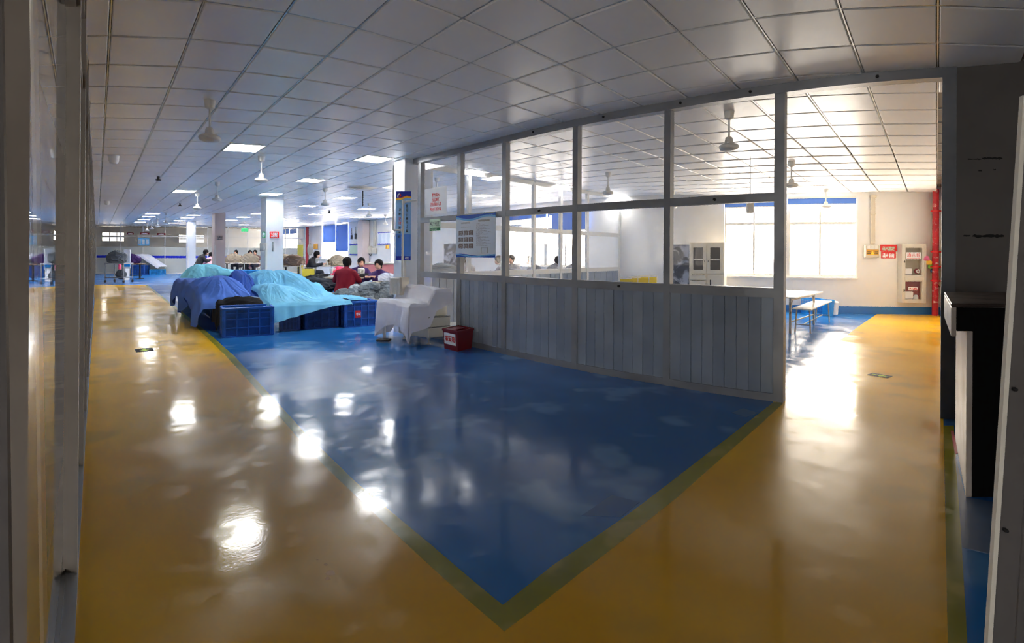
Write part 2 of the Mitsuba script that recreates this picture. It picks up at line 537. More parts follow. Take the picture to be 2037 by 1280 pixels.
# the dim room behind the glazed wall
put('wall_outer', (np.array([[-6.5, -4, 0], [-29, 27, 0], [-29.4, 26.7, 0], [-6.9, -4.3, 0], [-6.5, -4, 3.1], [-29, 27, 3.1], [-29.4, 26.7, 3.1], [-6.9, -4.3, 3.1]]), np.array([[0, 1, 5, 4], [2, 3, 7, 6], [1, 2, 6, 5], [3, 0, 4, 7], [4, 5, 6, 7]])), 'wall_white', kind='structure', label='pale wall of the dim room behind the glazed wall')
put('wall_front', M().box(-6.9, -1.6, -4.3, -4, 0, 3.1).box(.6, 9, -4.3, -4, 0, 3.1).box(-1.6, .6, -4.3, -4, 2.4, 3.1).box(8.7, 9, -4, 5, 0, 3.1), 'wall_white', kind='structure', label='plain white wall behind the viewer')
dk = thing('door_1', 'glazed entrance door in the wall behind the viewer', None, None, 'structure')
put('door_frame', M().box(-1.6, -1.52, -4.2, -4.1, 0, 2.4).box(.52, .6, -4.2, -4.1, 0, 2.4).box(-.54, -.46, -4.2, -4.1, 0, 2.4).box(-1.6, .6, -4.2, -4.1, 2.32, 2.4).box(-1.6, .6, -4.2, -4.1, 0, .1), 'aluminium', dk)
for x0, x1 in ((-1.52, -.54), (-.46, .52)):
    put('pane', (np.array([[x0, -4.15, .1], [x0, -4.15, 2.32], [x1, -4.15, 2.32], [x1, -4.15, .1]]), np.array([[0, 1, 2, 3]])), 'white_plastic', dk,
        emitter={'type': 'area', 'radiance': {'type': 'rgb', 'value': (np.array([1.0, .97, .92]) * 2.1).tolist()}, 'sampling_weight': 3.0})

# --- right side
put('wall_right', bbox(-4.45, -4.15, 3.0, 16.3, 0, 3.1, (1, 20, 1)), 'wall_white', kind='structure', label='white side wall of the right corridor')
put('wall_corner', (bent(np.array([[-4.24, 2.83], [-4.24, 3.3], [-7, 2.4], [-7, 1.2]]).repeat(2, 0) @ np.eye(2, 3) + np.array([[0, 0, 0], [0, 0, 3.05]] * 4)), np.array([[0, 1, 3, 2], [2, 3, 5, 4], [4, 5, 7, 6], [6, 7, 1, 0]])), 'wall_grey', kind='structure', label='scuffed grey wall beside the corridor opening')
put('baseboard_corner', bbox(-4.36, -4.24, 2.74, 2.86, 0, .12, (1, 1, 1)), 'skirting_navy', kind='structure', label='navy skirting of the grey wall')

# --- far wall of frosted glass
wf = thing('wall_far', 'frosted glass wall with a blue stripe at the far end of the hall', None, None, 'structure')
bs = [-5.2, -3.0, -.9, 1.2, 3.3, 5.4, 7.5, 9.6, 11.7, 13.8, 16]
mat('frost', (150, 152, 146), .3, .6, 0, spec_trans=0.0)
scene['frosted'] = {'type': 'twosided', 'bsdf': {'type': 'principled', 'base_color': rgb((196, 198, 190)), 'roughness': .28, 'specular': .6}}
mat('stripe_blue', (20, 40, 190), .4)
for b in bs:
    put('post', bbox(A_END - .05, A_END + .05, b - .04, b + .04, 0, ZC), 'frame_white', wf)
for b0, b1 in zip(bs, bs[1:]):
    for z0, z1 in ((0, .08), (2.2, 2.26), (ZC - .08, ZC)):
        put('rail', bbox(A_END - .04, A_END + .04, b0 + .04, b1 - .04, z0, z1), 'frame_white', wf)
    put('frosted_pane', bbox(A_END - .008, A_END + .008, b0 + .04, b1 - .04, .08, 1.6), 'frosted', wf)
    put('stripe', bbox(A_END - .02, A_END - .012, b0 + .04, b1 - .04, .95, 1.09), 'stripe_blue', wf)
    v = bent(np.array([[A_END, b0 + .04, 1.6], [A_END, b1 - .04, 1.6], [A_END, b1 - .04, ZC - .08], [A_END, b0 + .04, ZC - .08]]))
    put('pane', (v, np.array([[0, 1, 2, 3]])), 'glass', wf)
put('wall_end', bbox(56, 56.5, -6, 16, 0, 3.2, (1, 20, 1)), 'wall_white', kind='structure', label='pale wall of the room behind the frosted glass')


def lit_window_a(a, h, n, label):
    w = thing(f'window_{n}', label, None, None, 'structure')
    b0, b1, z0, z1 = h
    fr = M()
    k = 3
    for b in np.linspace(b0, b1, k + 1):
        fr.add(*bbox(a - .12, a - .02, b - .05, b + .05, z0, z1))
    for z in (z0, (z0 + z1) / 2, z1):
        fr.add(*bbox(a - .12, a - .02, b0, b1, z - .03, z + .03))
    put('window_frame', fr, 'frame_white', w)
    e = np.linspace(b0, b1, k + 1)
    for x0, x1 in zip(e, e[1:]):
        v = bent(np.array([[a - .04, x0, z0], [a - .04, x1, z0], [a - .04, x1, z1], [a - .04, x0, z1]]))
        f = np.array([[0, 1, 2, 3]])
        n_ = np.cross(v[1] - v[0], v[3] - v[0])
        if n_[:2] @ v[0, :2] > 0:
            f = f[:, ::-1]
        put('pane', (v, f), 'white_plastic', w, emitter={'type': 'area', 'radiance': {'type': 'rgb', 'value': (DAY * .8).tolist()}, 'sampling_weight': .5})


bA, zA = ona(56, 203, 462)
bB, zB = ona(56, 247, 481)
lit_window_a(56, (bA, bB, zB, zA), 6, 'bright window seen through the far glass wall at the left')
bA, zA = ona(56, 355, 467)
bB, zB = ona(56, 406, 484)
lit_window_a(56, (bA, bB, zB, zA), 7, 'bright window seen through the far glass wall behind the column')

# --- the glass partition in front
gp = thing('glass_partition', 'long aluminium framed glass partition with ribbed lower panels', 'partition')
PA = [-1.70, 0.44, 2.66, 4.92, 6.7, 8.5]
Z2, Z1 = 1.0, 1.885


def pbent(v):
    v = np.array(v, float)
    v[:, 1] += np.interp(v[:, 0], [-4.4, -1.72, .5, 2.75, 5.05, 6.7, 8.6, 9.4], [2.85, 3.36, 3.6, 3.65, 3.7, 3.7, 3.6, 3.55]) - B_PART
    return bent(v)


def pbb(a0, a1, b0, b1, z0, z1, n=None):
    n = n or (max(1, int(abs(a1 - a0) / .4)), 1, 1)
    v, f = gridbox(a0, a1, b0, b1, z0, z1, n)
    return pbent(v), f


def pbox(a0, a1, z0, z1, d=.075, n=None):
    return pbb(a0, a1, B_PART - d, B_PART + d, z0, z1, n)


for i, a in enumerate(PA):
    w = .07 if i else .085
    put('post', pbox(a - w, a + w, 0, ZC, n=(1, 1, 1)), 'aluminium_dull', gp)
put('head_rail', pbb(-4.2, 9.2, B_PART - .09, B_PART + .09, ZC - .085, ZC + .004, (40, 1, 1)), 'aluminium_dull', gp)
for i, (x0, x1) in enumerate(zip(PA, PA[1:])):
    w0, w1 = x0 + (.085 if i == 0 else .07), x1 - .07
    put('rail', pbox(w0, w1, Z2 - .045, Z2 + .045, .07), 'aluminium_dull', gp)
    put('rail', pbox(w0, w1, Z1 - .04, Z1 + .04, .07), 'aluminium_dull', gp)
    put('bottom_rail', pbox(w0, w1, 0, .07, .07), 'aluminium_dull', gp)
    for z0, z1 in ((Z2 + .045, Z1 - .04), (Z1 + .04, ZC - .085)) + (((.07, Z2 - .045),) if i == 4 else ()):
        for k in range(3):
            pass
        e = np.linspace(w0, w1, 4)
        v = np.vstack([pbent(np.array([[x, B_PART, z0] for x in e])), pbent(np.array([[x, B_PART, z1] for x in e]))])
        f = np.array([[k, k + 1, k + 5, k + 4] for k in range(3)])
        put('pane', (v, f), 'glass', gp)
    if i < 4:
        n = 9
        e = np.linspace(w0, w1, n + 1)
        for k in range(n):
            a0, a1 = e[k] + .004, e[k + 1] - .004
            v, f = pbb(a0, a1, B_PART - .032 - .004 * ((k * 5 + i) % 3), B_PART + .03, .07, Z2 - .045, (1, 1, 1))
            put('panel_strip', (v, f), f'panel_strip_{(k * 7 + i * 3) % 3}', gp)
        m = M()
        put('backing', pbox(w0, w1, .07, Z2 - .045, .02), 'panel_strip_1', gp)
for a, z in [(-3.2, ZC - .04), (-1.2, ZC - .04), (.15, ZC - .04), (1.9, ZC - .04), (3.9, ZC - .04), (-.55, Z1), (3.7, Z1), (1.5, Z2)]:
    g = pbent([[a, B_PART - .095, 0]])[0]
    m = M().add(*lathe([(0, -.012), (.013, -.012), (.013, .008), (0, .008)], sides=10))
    v, f = m.get()
    d = dirb(a, B_PART)
    v = v @ np.array([[d[1], -d[0], 0], [0, 0, 1], [d[0], d[1], 0]])
    put('bolt', (v + [g[0], g[1], z], f), 'rubber_dark', gp)
jm = M().add(*pbb(-4.24, -4.06, B_PART - .1, B_PART + .12, 0, ZC, (1, 1, 1)))
put('door_jamb', jm, 'aluminium_dull', gp)

# --- inner partition between the canteen and the sewing hall
ip = thing('glass_partition', 'pale glass partition between the dining room and the sewing hall', 'partition')
A_IN = 9.4
ib = [4.6, 6.3, 8.0, 9.7, 11.4, 13.3, 15.9]
IZ2, IZ1 = .95, 1.86
for b in ib:
    put('post', bbox(A_IN - .06, A_IN + .06, b - .07, b + .07, 0, ZC - .02), 'frame_white', ip)
for b0, b1 in zip(ib, ib[1:]):
    for z0, z1 in ((0, .06), (IZ2 - .05, IZ2 + .05), (IZ1 - .05, IZ1 + .05), (ZC - .08, ZC)):
        put('rail', bbox(A_IN - .05, A_IN + .05, b0 + .07, b1 - .07, z0, z1), 'frame_white', ip)
    e = np.linspace(b0 + .07, b1 - .07, 6)
    for k in range(5):
        put('panel_strip', bbox(A_IN - .03 - .006 * (k % 2), A_IN + .03, e[k] + .01, e[k + 1] - .01, .06, IZ2 - .05, (1, 1, 1)), 'panel_strip_2', ip)
    for z0, z1 in ((IZ2 + .05, IZ1 - .05), (IZ1 + .05, ZC - .08)):
        v = bent(np.array([[A_IN, b0 + .07, z0], [A_IN, b1 - .07, z0], [A_IN, b1 - .07, z1], [A_IN, b0 + .07, z1]]))
        put('pane', (v, np.array([[0, 1, 2, 3]])), 'glass', ip)


# --- columns
def column(x0, x1, xm, ytop, m, label, depth=1.0, m2=None):
    """A square pillar whose front spans these columns of the photograph and whose head meets the ceiling at ytop."""
    u, v = uv_((x0 + x1) / 2, ytop)
    y = F * (ZC - EYE) / -v
    return y


def pillar(a0, a1, b0, b1, m, label, cap=True):
    c = thing('column', label, 'column')
    v, f = gridbox(a0, a1, b0, b1, 0, ZC, (1, 1, 1))
    put('shaft', (bent(v), f), m, c)
    put('corner_guard', bbox(a0 - .02, a0 + .06, b0 - .02, b0 + .06, 0, 1.6), 'frame_white', c)
    return c


mat('column_pink', stained((222, 204, 196), (212, 194, 186), .9), .5)
COL1 = pillar(20.7, 21.6, 2.66, 3.58, 'column_paint', 'square white column with red and green signs rising behind the light blue sheet')
COL2 = pillar(31.8, 32.8, 2.48, 3.22, 'column_pink', 'pinkish square column with a small sign in black lettering')
COL3 = pillar(42.0, 42.9, 2.3, 2.98, 'column_paint', 'slim pale column farthest down the hall')
COL0 = pillar(8.8, 9.4, 3.2, 4.2, 'column_paint', 'white pillar with a blue banner at the end of the glass partition')


# --- ceiling lights
led_e = {'type': 'area', 'radiance': {'type': 'rgb', 'value': LED.tolist()}}
ROWS = {-2: 'row nearest the glazed wall', 1: 'second row from the glazed wall', 2: 'second row from the glazed wall', 5: 'third row from the glazed wall', 6: 'third row from the glazed wall', 8: 'fourth row from the glazed wall',
        9: 'fourth row from the glazed wall', 10: 'fourth row from the glazed wall', 11: 'fourth row from the glazed wall', 13: 'row nearest the windows', 15: 'row nearest the windows'}
ORD = ['nearest', 'second', 'third', 'fourth', 'fifth', 'sixth', 'seventh', 'eighth', 'ninth']
for i, j in sorted(LEDS):
    nth = sorted(q[0] for q in LEDS if ROWS[q[1]] == ROWS[j]).index(i)
    L = thing('ceiling_light', f'glowing square ceiling panel, {ORD[nth]} from the viewer in the {ROWS[j]}', 'ceiling light', 'square ceiling panel lights')
    fr = M()
    z = zceil(i + .5, j + .5)
    for q in ((i + .02, i + .98, j + .02, j + .05), (i + .02, i + .98, j + .95, j + .98), (i + .02, i + .05, j + .05, j + .95), (i + .95, i + .98, j + .05, j + .95)):
        fr.add(*bbox(*q, z - .004, z + .02, (1, 1, 1)))
    put('frame', fr, 'white_plastic', L)
    v = np.concatenate([G(np.array([i + .05, i + .95, i + .95, i + .05]), np.array([j + .05, j + .05, j + .95, j + .95])), np.full((4, 1), z + .001)], 1)
    f = np.array([[0, 1, 2, 3]])
    if np.cross(v[1, :2] - v[0, :2], v[2, :2] - v[1, :2]) > 0:
        f = f[:, ::-1]
    put('diffuser', (v, f), 'white_plastic', L, emitter=led_e)

# --- fans: canopy, rod and motor, the blades taken off
def fan(a, b, label, s=1.0):
    g = G(a, b)
    z = float(zceil(a, b))
    L = thing('ceiling_fan', label, 'ceiling fan', None)
    c = (g[0], g[1], z)
    put('canopy', lathe([(0, -.095), (.024, -.095), (.028, -.088), (.046, -.08), (.056, 0), (0, 0)], c, 16), 'fan_white', L, 40)
    put('rod', lathe([(.011, -.29), (.011, -.085)], c, 8), 'fan_white', L, True)
    put('motor', lathe([(0, -.435), (.045, -.433), (.088, -.42), (.104, -.397), (.102, -.378), (.08, -.36), (.046, -.35), (.04, -.3), (.03, -.282), (.011, -.277)], c, 24), 'fan_white', L, 50)
    return L


for a, b, l in [(5.56, -3.21, 'white bladeless ceiling fan motor hanging nearest over the yellow walkway'), (10.5, -.71, 'white fan motor on a rod above the covered crates'),
                (16.2, -.76, 'white fan motor second in the row over the crates'), (20.2, -.81, 'white fan motor third in the row over the crates'), (16.4, 3.97, 'pale fan motor hanging beside the lit panel right of the column'),
                (21.3, 8.9, 'small fan motor hanging over the sewing tables near the far windows'), (-.38, 4.53, 'grey fan motor hanging just behind the tall pane of the partition'), (-.32, 9.58, 'fan motor hanging in the corridor opening'),
                (-.26, 14.9, 'fan motor hanging in front of the bright dining room window'), (5.75, 9.49, 'fan motor seen through the middle pane of the partition'), (5.85, 14.6, 'fan motor seen through the glass near the filing cabinet'),
                (32.7, -.7, 'dark far fan motor over the walkway'), (38.2, -.65, 'far fan motor next to the end of the hall'), (42.5, -.7, 'far fan motor before the frosted glass'), (46.3, -.74, 'tiny bright fan motor right at the frosted glass wall'),
                (28, 14, 'fan motor hanging before the blue blinds'), (11.3, 6.3, 'fan motor seen through the glass beside the poster')]:
    fan(a, b, l)

# ------------------------------------------------------------------ lettering
GL = {'验': "01 31 34;11 14 34 38 28;06 26;60 43;60 93;53 73;45 56;64 66;85 76;48 98", '针': "20 02;12 32;04 34;22 28 37;44 94;70 79", '房': "40 51;12 82 84 14;12 16 09;26 96;55 56;57 47 39;57 87 89 68",
      '为': "20 31;04 84 88 69;42 44 09;55 66", '无': "11 81;04 94;41 44 09;54 58 98 96", '金': "50 03;50 93;24 74;16 86;54 58;26 37;77 66;09 99", '属': "11 81 83 13;11 16 09;34 84;25 85;55 59;26 86 88 28 26",
      '区': "91 01 09 99;33 77;72 27", '只': "21 81 85 25 21;36 19;66 89", '有': "02 92;40 05;34 84 89 69;34 39;36 86", '授': "02 32;20 28 17;06 34;40 90;51 52;71 72;43 93;55 85 49;56 99",
      '权': "03 33;20 29;23 06;24 36;42 92 48;53 99", '人': "50 53 09;53 99", '员': "31 71 73 33 31;15 85 87;15 17;55 57 19;66 89", '可': "01 91;71 78 58;23 53 56 26 23",
      '进': "11 22;04 24 27 08 19 99;42 92;45 95;52 57 47;82 87", '入': "40 50 53 09;53 99", '检': "03 33;20 29;23 06;24 36;60 43;60 93;53 73;45 56;65 66;85 76;48 98", '及': "11 71 64 94;31 19;34 79;84 39",
      '时': "01 31 38 08 01;04 34;43 93;80 89 69;55 66", '处': "30 04;22 52 09;24 49 99;70 76;73 94", '理': "01 31;04 34;08 37;21 27;51 91 95 55 51;53 93;71 79;57 97;49 99",
      '要': "01 91;12 82 84 14 12;41 44;61 64;06 96;45 28 89;67 19", '做': "20 03;12 19;34 64;51 57;37 67;34 37;80 72;72 92;85 69;73 99", '好': "02 42;21 06 39;32 08;51 91 73;73 79 59;45 95",
      '发': "21 13 93;50 52 09;35 75 39;45 99;71 82", '现': "01 31;04 34;08 37;21 27;41 91 96;41 46;63 66 39;66 69 99 97", '问': "10 21;13 19;32 92 99 79;35 65 68 38 35",
      '题': "11 41 44 14 11;05 55;35 38;17 09 29 99;51 91;53 93;53 57;93 97;73 77 58", '马': "11 71 74;21 24 94 98 79;06 66", '上': "50 58;53 93;08 98", '报': "02 32;20 28 17;06 35;41 91 93 73;41 49;45 85 49;55 99",
      '废': "50 51;11 91;11 16 09;24 94;43 35;53 28;56 86 39;47 99", '箱': "20 02;12 42;60 52;52 92;04 44;24 29;25 07;26 38;54 94 99 59 54;56 96;58 98", '消': "10 21;03 14;09 25;60 63;40 51;90 81;43 93 99 79;43 49;45 95;47 97",
      '火': "50 53 09;53 99;13 25;83 75", '栓': "03 33;20 29;23 06;24 36;60 43;60 93;54 84;56 86;69 64;49 99", '不': "01 91;51 05;53 59;64 97", '合': "50 04;50 94;34 64;26 76 79 29 26",
      '格': "03 33;20 29;23 06;24 36;60 43;52 82 46;53 96;57 87 89 59 57", '待': "20 02;24 05;13 19;41 91;60 64;44 94;36 96;76 79 69;47 58", '灭': "01 91;50 52 09;52 99;14 26;84 75",
      '器': "01 31 33 03 01;61 91 93 63 61;05 95;50 55 08;55 98;06 36 39 09 06;66 96 99 69 66", '专': "11 81;04 94;40 34 36 76 49;57 79", '用': "11 81 89 69;11 16 09;14 84;17 87;51 59"}


def glyphs(text, h, w=None, gap=.18, vertical=False, pen=.085):
    """Chinese lettering as a shapely shape, drawn stroke by stroke: reads along +x (or downwards) from the origin, height h."""
    w = w or h
    parts = []
    for k, ch in enumerate(text):
        if ch not in GL:
            continue
        ox, oy = (0, -k * h * (1 + gap)) if vertical else (k * w * (1 + gap), 0)
        for st in GL[ch].split(';'):
            pts = [(ox + int(q[0]) / 9 * w, oy - int(q[1]) / 9 * h) for q in st.split()]
            parts.append(LineString(pts).buffer(pen * h * .5, cap_style=2, join_style=2, quad_segs=1))
    return unary_union(parts)


def sheet_of(poly, h=.0012):
    return flat(poly, h)


def latin(text, h):
    t = meshkit.text_mesh(text, h, .001)
    return np.array(t.vertices), np.array(t.faces)


def placed(shape, fr, lift=0.0, dx=0.0, dy=0.0):
    v, f = shape.get() if isinstance(shape, M) else shape
    return fr(np.asarray(v) + [dx, dy, lift]), f


def rect(x0, x1, y0, y1):
    return sbox(x0, y0, x1, y1)


for n_, c_, r_ in [('ink_red', (196, 40, 44), .5), ('ink_dark', (36, 40, 52), .5), ('ink_white', (240, 240, 240), .5), ('ink_green', (30, 110, 60), .5), ('ink_blue', (30, 44, 160), .5), ('paper', (232, 234, 236), .5),
                   ('paper_pale_blue', (206, 216, 226), .5), ('paper_green', (176, 200, 178), .5), ('sign_red', (206, 38, 40), .4), ('sign_green', (32, 112, 66), .4), ('banner_blue', (150, 196, 240), .4), ('banner_mid', (84, 140, 220), .4),
                   ('wave_blue', (20, 78, 176), .4), ('wave_light', (110, 180, 226), .4), ('wave_yellow', (244, 198, 60), .4), ('wave_orange', (226, 96, 50), .4), ('photo_brown', (104, 84, 80), .5), ('photo_grey', (150, 150, 150), .5)]:
    mat(n_, c_, r_)


def waves(w, h, y, amp, ph, t):
    x = np.linspace(0, w, 40)
    c = y + amp * np.sin(x / w * 2 * np.pi * 1.1 + ph)
    return Polygon(np.vstack([np.stack([x, c - t], 1), np.stack([x, c + t], 1)[::-1]]))


# --- notices on the glass partition
def part_frame(px, py, width_px, off=.10):
    """Frame at the upper left corner of a notice on the front partition; returns (frame, metres per photo pixel)."""
    a = _solve(lambda q: (lambda g: g[0] * F / g[1] - uv_(px, py)[0])(pbent([[q, B_PART - off, 0]])[0]), -4, 9.3)
    p = pbent([[a, B_PART - off, 0]])[0]
    p2 = pbent([[a - .3, B_PART - off, 0]])[0]
    y = p[1]
    z = EYE - uv_(px, py)[1] * y / F
    r = p2[:2] - p[:2]
    r = r / np.hypot(*r)
    sc = (p[0] + r[0] * .1) * F / (y + r[1] * .1) - p[0] * F / y        # pixels per 10 cm along the wall
    return frame_at([p[0], p[1], z], r), .1 / sc, y / F


fr, sx, sy = part_frame(845, 377, 42)
W_, H_ = 42 * sx, 52 * sy
n1 = thing('notice', 'white paper notice with four lines of red lettering on the upper glass beside the pillar', 'notice')
put('paper', placed(sheet_of(rect(0, W_, -H_, 0), .002), fr), 'paper', n1)
lines = ['验针房为', '无金属区', '只有授权人员', '可进入验针房']
hh = H_ * .135
for i, t in enumerate(lines):
    ww = min(hh * .82, W_ * .74 / (len(t) * 1.1))
    put('lettering', placed(sheet_of(glyphs(t, hh, ww, .12, pen=.13)), fr, .002, W_ * .5 - len(t) * ww * 1.12 / 2 + .01, -H_ * (.2 + i * .175)), 'ink_red', n1)
fr, sx, sy = part_frame(855, 437, 21)
W_, H_ = 21 * sx, 23 * sy
n1 = thing('notice', 'small pale green notice with a dark green foot hung under the rail', 'notice')
put('paper', placed(sheet_of(rect(0, W_, -H_, 0), .002), fr), 'paper_green', n1)
put('lettering', placed(sheet_of(glyphs('检针区', H_ * .38, W_ * .25, .2, pen=.12)), fr, .002, W_ * .06, -H_ * .2), 'ink_dark', n1)
put('foot_band', placed(sheet_of(rect(0, W_, -H_, -H_ * .73), .001), fr, .002), 'sign_green', n1)
put('lettering', placed(latin('Needle Region', H_ * .1), fr, .0032, W_ * .1, -H_ * .9), 'ink_white', n1)
# poster with nine small photographs
fr, sx, sy = part_frame(908, 430, 72)
W_, H_ = 72 * sx, 82 * sy
po = thing('poster', 'large poster of nine photographs and text with blue waves on the partition glass', 'poster')
put('sheet', placed(sheet_of(rect(0, W_, -H_, 0), .003), fr), 'paper_pale_blue', po)
clip = rect(0, W_, -H_, 0)
put('wave', placed(sheet_of(waves(W_, H_, -H_ * .035, H_ * .03, 2.6, H_ * .06).intersection(clip)), fr, .003), 'wave_blue', po)
put('wave', placed(sheet_of(waves(W_, H_, -H_ * .085, H_ * .035, 2.2, H_ * .022).intersection(clip)), fr, .0042), 'wave_light', po)
put('wave', placed(sheet_of(waves(W_, H_, -H_ * .98, H_ * .02, .6, H_ * .045).intersection(clip)), fr, .003), 'wave_blue', po)
put('wave', placed(sheet_of(waves(W_, H_, -H_ * .955, H_ * .02, 1.5, H_ * .013).intersection(clip)), fr, .0042), 'wave_light', po)
for i in range(3):
    for j in range(3):
        x, y = W_ * (.07 + .135 * i), -H_ * (.37 + .155 * j)
        put('photo', placed(sheet_of(rect(x, x + W_ * .115, y - H_ * .105, y), .001), fr, .003), 'photo_brown', po)
        put('photo_detail', placed(sheet_of(rect(x + W_ * .03, x + W_ * .085, y - H_ * .1, y - H_ * .02).difference(rect(x + W_ * .045, x + W_ * .07, y - H_ * .08, y - H_ * .045)), .001), fr, .0042), 'photo_grey', po)
tl = [rect(W_ * .13, W_ * .37, -H_ * .2, -H_ * .165), rect(W_ * .58, W_ * .86, -H_ * .175, -H_ * .135), rect(W_ * .13, W_ * .38, -H_ * .285, -H_ * .275)]
for k in range(22):
    y = -H_ * (.22 + .024 * k)
    tl.append(rect(W_ * .53, W_ * (.62 + .3 * ((k * 37) % 11) / 11), y - H_ * .008, y))
tl.append(rect(W_ * .65, W_ * .82, -H_ * .9, -H_ * .77).difference(rect(W_ * .665, W_ * .805, -H_ * .89, -H_ * .78)))
put('printed_text', placed(sheet_of(unary_union(tl)), fr, .003), 'photo_grey', po)


# --- banner, pipe and radiator on the pillar
def quad_frame(p0, p1):
    r = np.array(p1[:2]) - np.array(p0[:2])
    return frame_at(p0, r / np.hypot(*r)), float(np.hypot(*r))


yb = G(8.55, 3.3)[1]
p0, p1 = at(788, 381, G(8.5, 3.0)[1] - .03), at(818, 377, G(8.5, 3.0)[1] - .06)
fr, W_ = quad_frame(p0, p1)
H_ = 137 * p0[1] / F
bn = thing('banner', 'tall blue banner with a vertical slogan on the white pillar', 'banner')
put('sheet', placed(sheet_of(rect(0, W_, -H_, 0), .006), fr), 'banner_blue', bn)
put('lower_field', placed(sheet_of(rect(0, W_, -H_ * .94, -H_ * .62), .001), fr, .006), 'banner_mid', bn)
put('head_band', placed(sheet_of(Polygon([(0, 0), (W_, 0), (W_, -H_ * .085), (W_ * .7, -H_ * .07), (W_ * .35, -H_ * .1), (0, -H_ * .1)])), fr, .006), 'ink_blue', bn)
put('wave', placed(sheet_of(Polygon([(0, -H_ * .1), (W_ * .35, -H_ * .1), (W_ * .7, -H_ * .07), (W_, -H_ * .085), (W_, -H_ * .105), (W_ * .7, -H_ * .095), (W_ * .35, -H_ * .125), (0, -H_ * .13)])), fr, .0068), 'wave_yellow', bn)
put('wave', placed(sheet_of(Polygon([(W_ * .1, -H_ * .092), (W_ * .4, -H_ * .088), (W_ * .7, -H_ * .06), (W_, -H_ * .075), (W_, -H_ * .086), (W_ * .7, -H_ * .072), (W_ * .4, -H_ * .1), (W_ * .1, -H_ * .101)])), fr, .0076), 'wave_orange', bn)
put('emblem', placed(sheet_of(LineString([(W_ * .12, -H_ * .08), (W_ * .14, -H_ * .05), (W_ * .24, -H_ * .035)]).buffer(W_ * .035)), fr, .0076), 'ink_white', bn)
put('emblem', placed(sheet_of(LineString([(W_ * .24, -H_ * .075), (W_ * .3, -H_ * .045), (W_ * .32, -H_ * .07)]).buffer(W_ * .035)), fr, .0076), 'sign_red', bn)
put('foot_band', placed(sheet_of(rect(0, W_, -H_, -H_ * .94)), fr, .006), 'ink_blue', bn)
put('lettering', placed(sheet_of(glyphs('检区', H_ * .03, W_ * .1, .3, pen=.14)), fr, .0075, W_ * .64, -H_ * .955), 'ink_white', bn)
put('slogan', placed(sheet_of(glyphs('及时', H_ * .042, W_ * .14, .55, True, pen=.12)), fr, .0078, W_ * .2, -H_ * .245), 'ink_dark', bn)
put('slogan', placed(sheet_of(glyphs('处理', H_ * .042, W_ * .14, .55, True, pen=.12)), fr, .0078, W_ * .19, -H_ * .375), 'ink_red', bn)
put('slogan', placed(sheet_of(glyphs('要做好', H_ * .042, W_ * .14, .55, True, pen=.12)), fr, .0078, W_ * .18, -H_ * .505), 'ink_dark', bn)
put('slogan', placed(sheet_of(glyphs('发现问题马上报', H_ * .046, W_ * .15, .3, True, pen=.12)), fr, .0078, W_ * .66, -H_ * .19), 'ink_dark', bn)
yp = G(8.5, 3.0)[1] - .16
pipe = M()
P_ = [at(*q, yp) for q in ((829, 399), (802, 402), (800, 553))]
pipe.tube([P_[0], P_[1] + [.03, 0, 0], P_[1] + [0, 0, -.03], P_[2]], .018, 10)
for q in ((802, 402), (801, 458)):
    p = at(*q, yp)
    pipe.tube([p + [0, 0, .03], p - [0, 0, .03]], .024, 10)
pipe.tube([at(782, 458, yp), at(801, 458, yp)], .016, 8)
pipe.tube([at(783, 330, yp + .05), at(782, 458, yp)], .014, 8)
put('water_pipe', pipe, 'white_plastic', None, 40, label='thin white water pipe bending down in front of the blue banner', cat='pipe')
rd = thing('radiator', 'white ribbed heater below the water pipe at the foot of the pillar', 'radiator')
c0, c1 = at(776, 553, yp - .05), at(796, 553, yp - .08)
c2 = at(811, 553, yp + .12)
zr0 = at(790, 586, yp)[2]
d_ = (c1 - c0)[:2] / np.linalg.norm((c1 - c0)[:2])
nr = 7
for k in range(nr):
    p = c0 + (c1 - c0) * (k + .5) / nr
    m = M().cbox([0, 0, 0], [np.linalg.norm(c1 - c0) / nr * .82, .16, c0[2] - zr0], .008, math.atan2(d_[1], d_[0]))
    v, f = m.get()
    put('fin', (v + [p[0], p[1] + .08, (c0[2] + zr0) / 2], f), 'white_plastic', rd, 30)
e_ = (c2 - c1)[:2]
m = M().cbox([0, 0, 0], [np.hypot(*e_), .05, c0[2] - zr0 + .02], .006, math.atan2(e_[1], e_[0]))
v, f = m.get()
put('end_panel', (v + [(c1[0] + c2[0]) / 2, (c1[1] + c2[1]) / 2 + .03, (c0[2] + zr0) / 2], f), 'frame_cream', rd, 30)
put('wall_bracket', M().box(c0[0] + .02, c1[0], c0[1] + .12, c0[1] + .4, zr0 + .02, zr0 + .05).get(), 'frame_white', rd)

# --- signs on the far columns
y1 = G(20.7, 2.7)[1] - .04
def col_sign(x0, y0, x1, y1_, yy, m_, text, ink, label, second=None, bar=None):
    p0, p1 = at(x0, y0, yy), at(x1, y0, yy)
    f_ = frame_at(p0, [1, 0])
    w, h = p1[0] - p0[0], p0[2] - at(x0, y1_, yy)[2]
    s = thing('sign', label, 'sign')
    put('plate', placed(sheet_of(rect(0, w, -h, 0), .01), f_), m_, s)
    gh = h * (.42 if bar else .6)
    put('lettering', placed(sheet_of(glyphs(text, gh, w * .8 / len(text) / 1.15, .15, pen=.16)), f_, .01, w * .12, -h * .16), ink, s)
    if bar:
        put('caption', placed(sheet_of(rect(w * .15, w * .85, -h * .86, -h * .72)), f_, .01), bar, s)


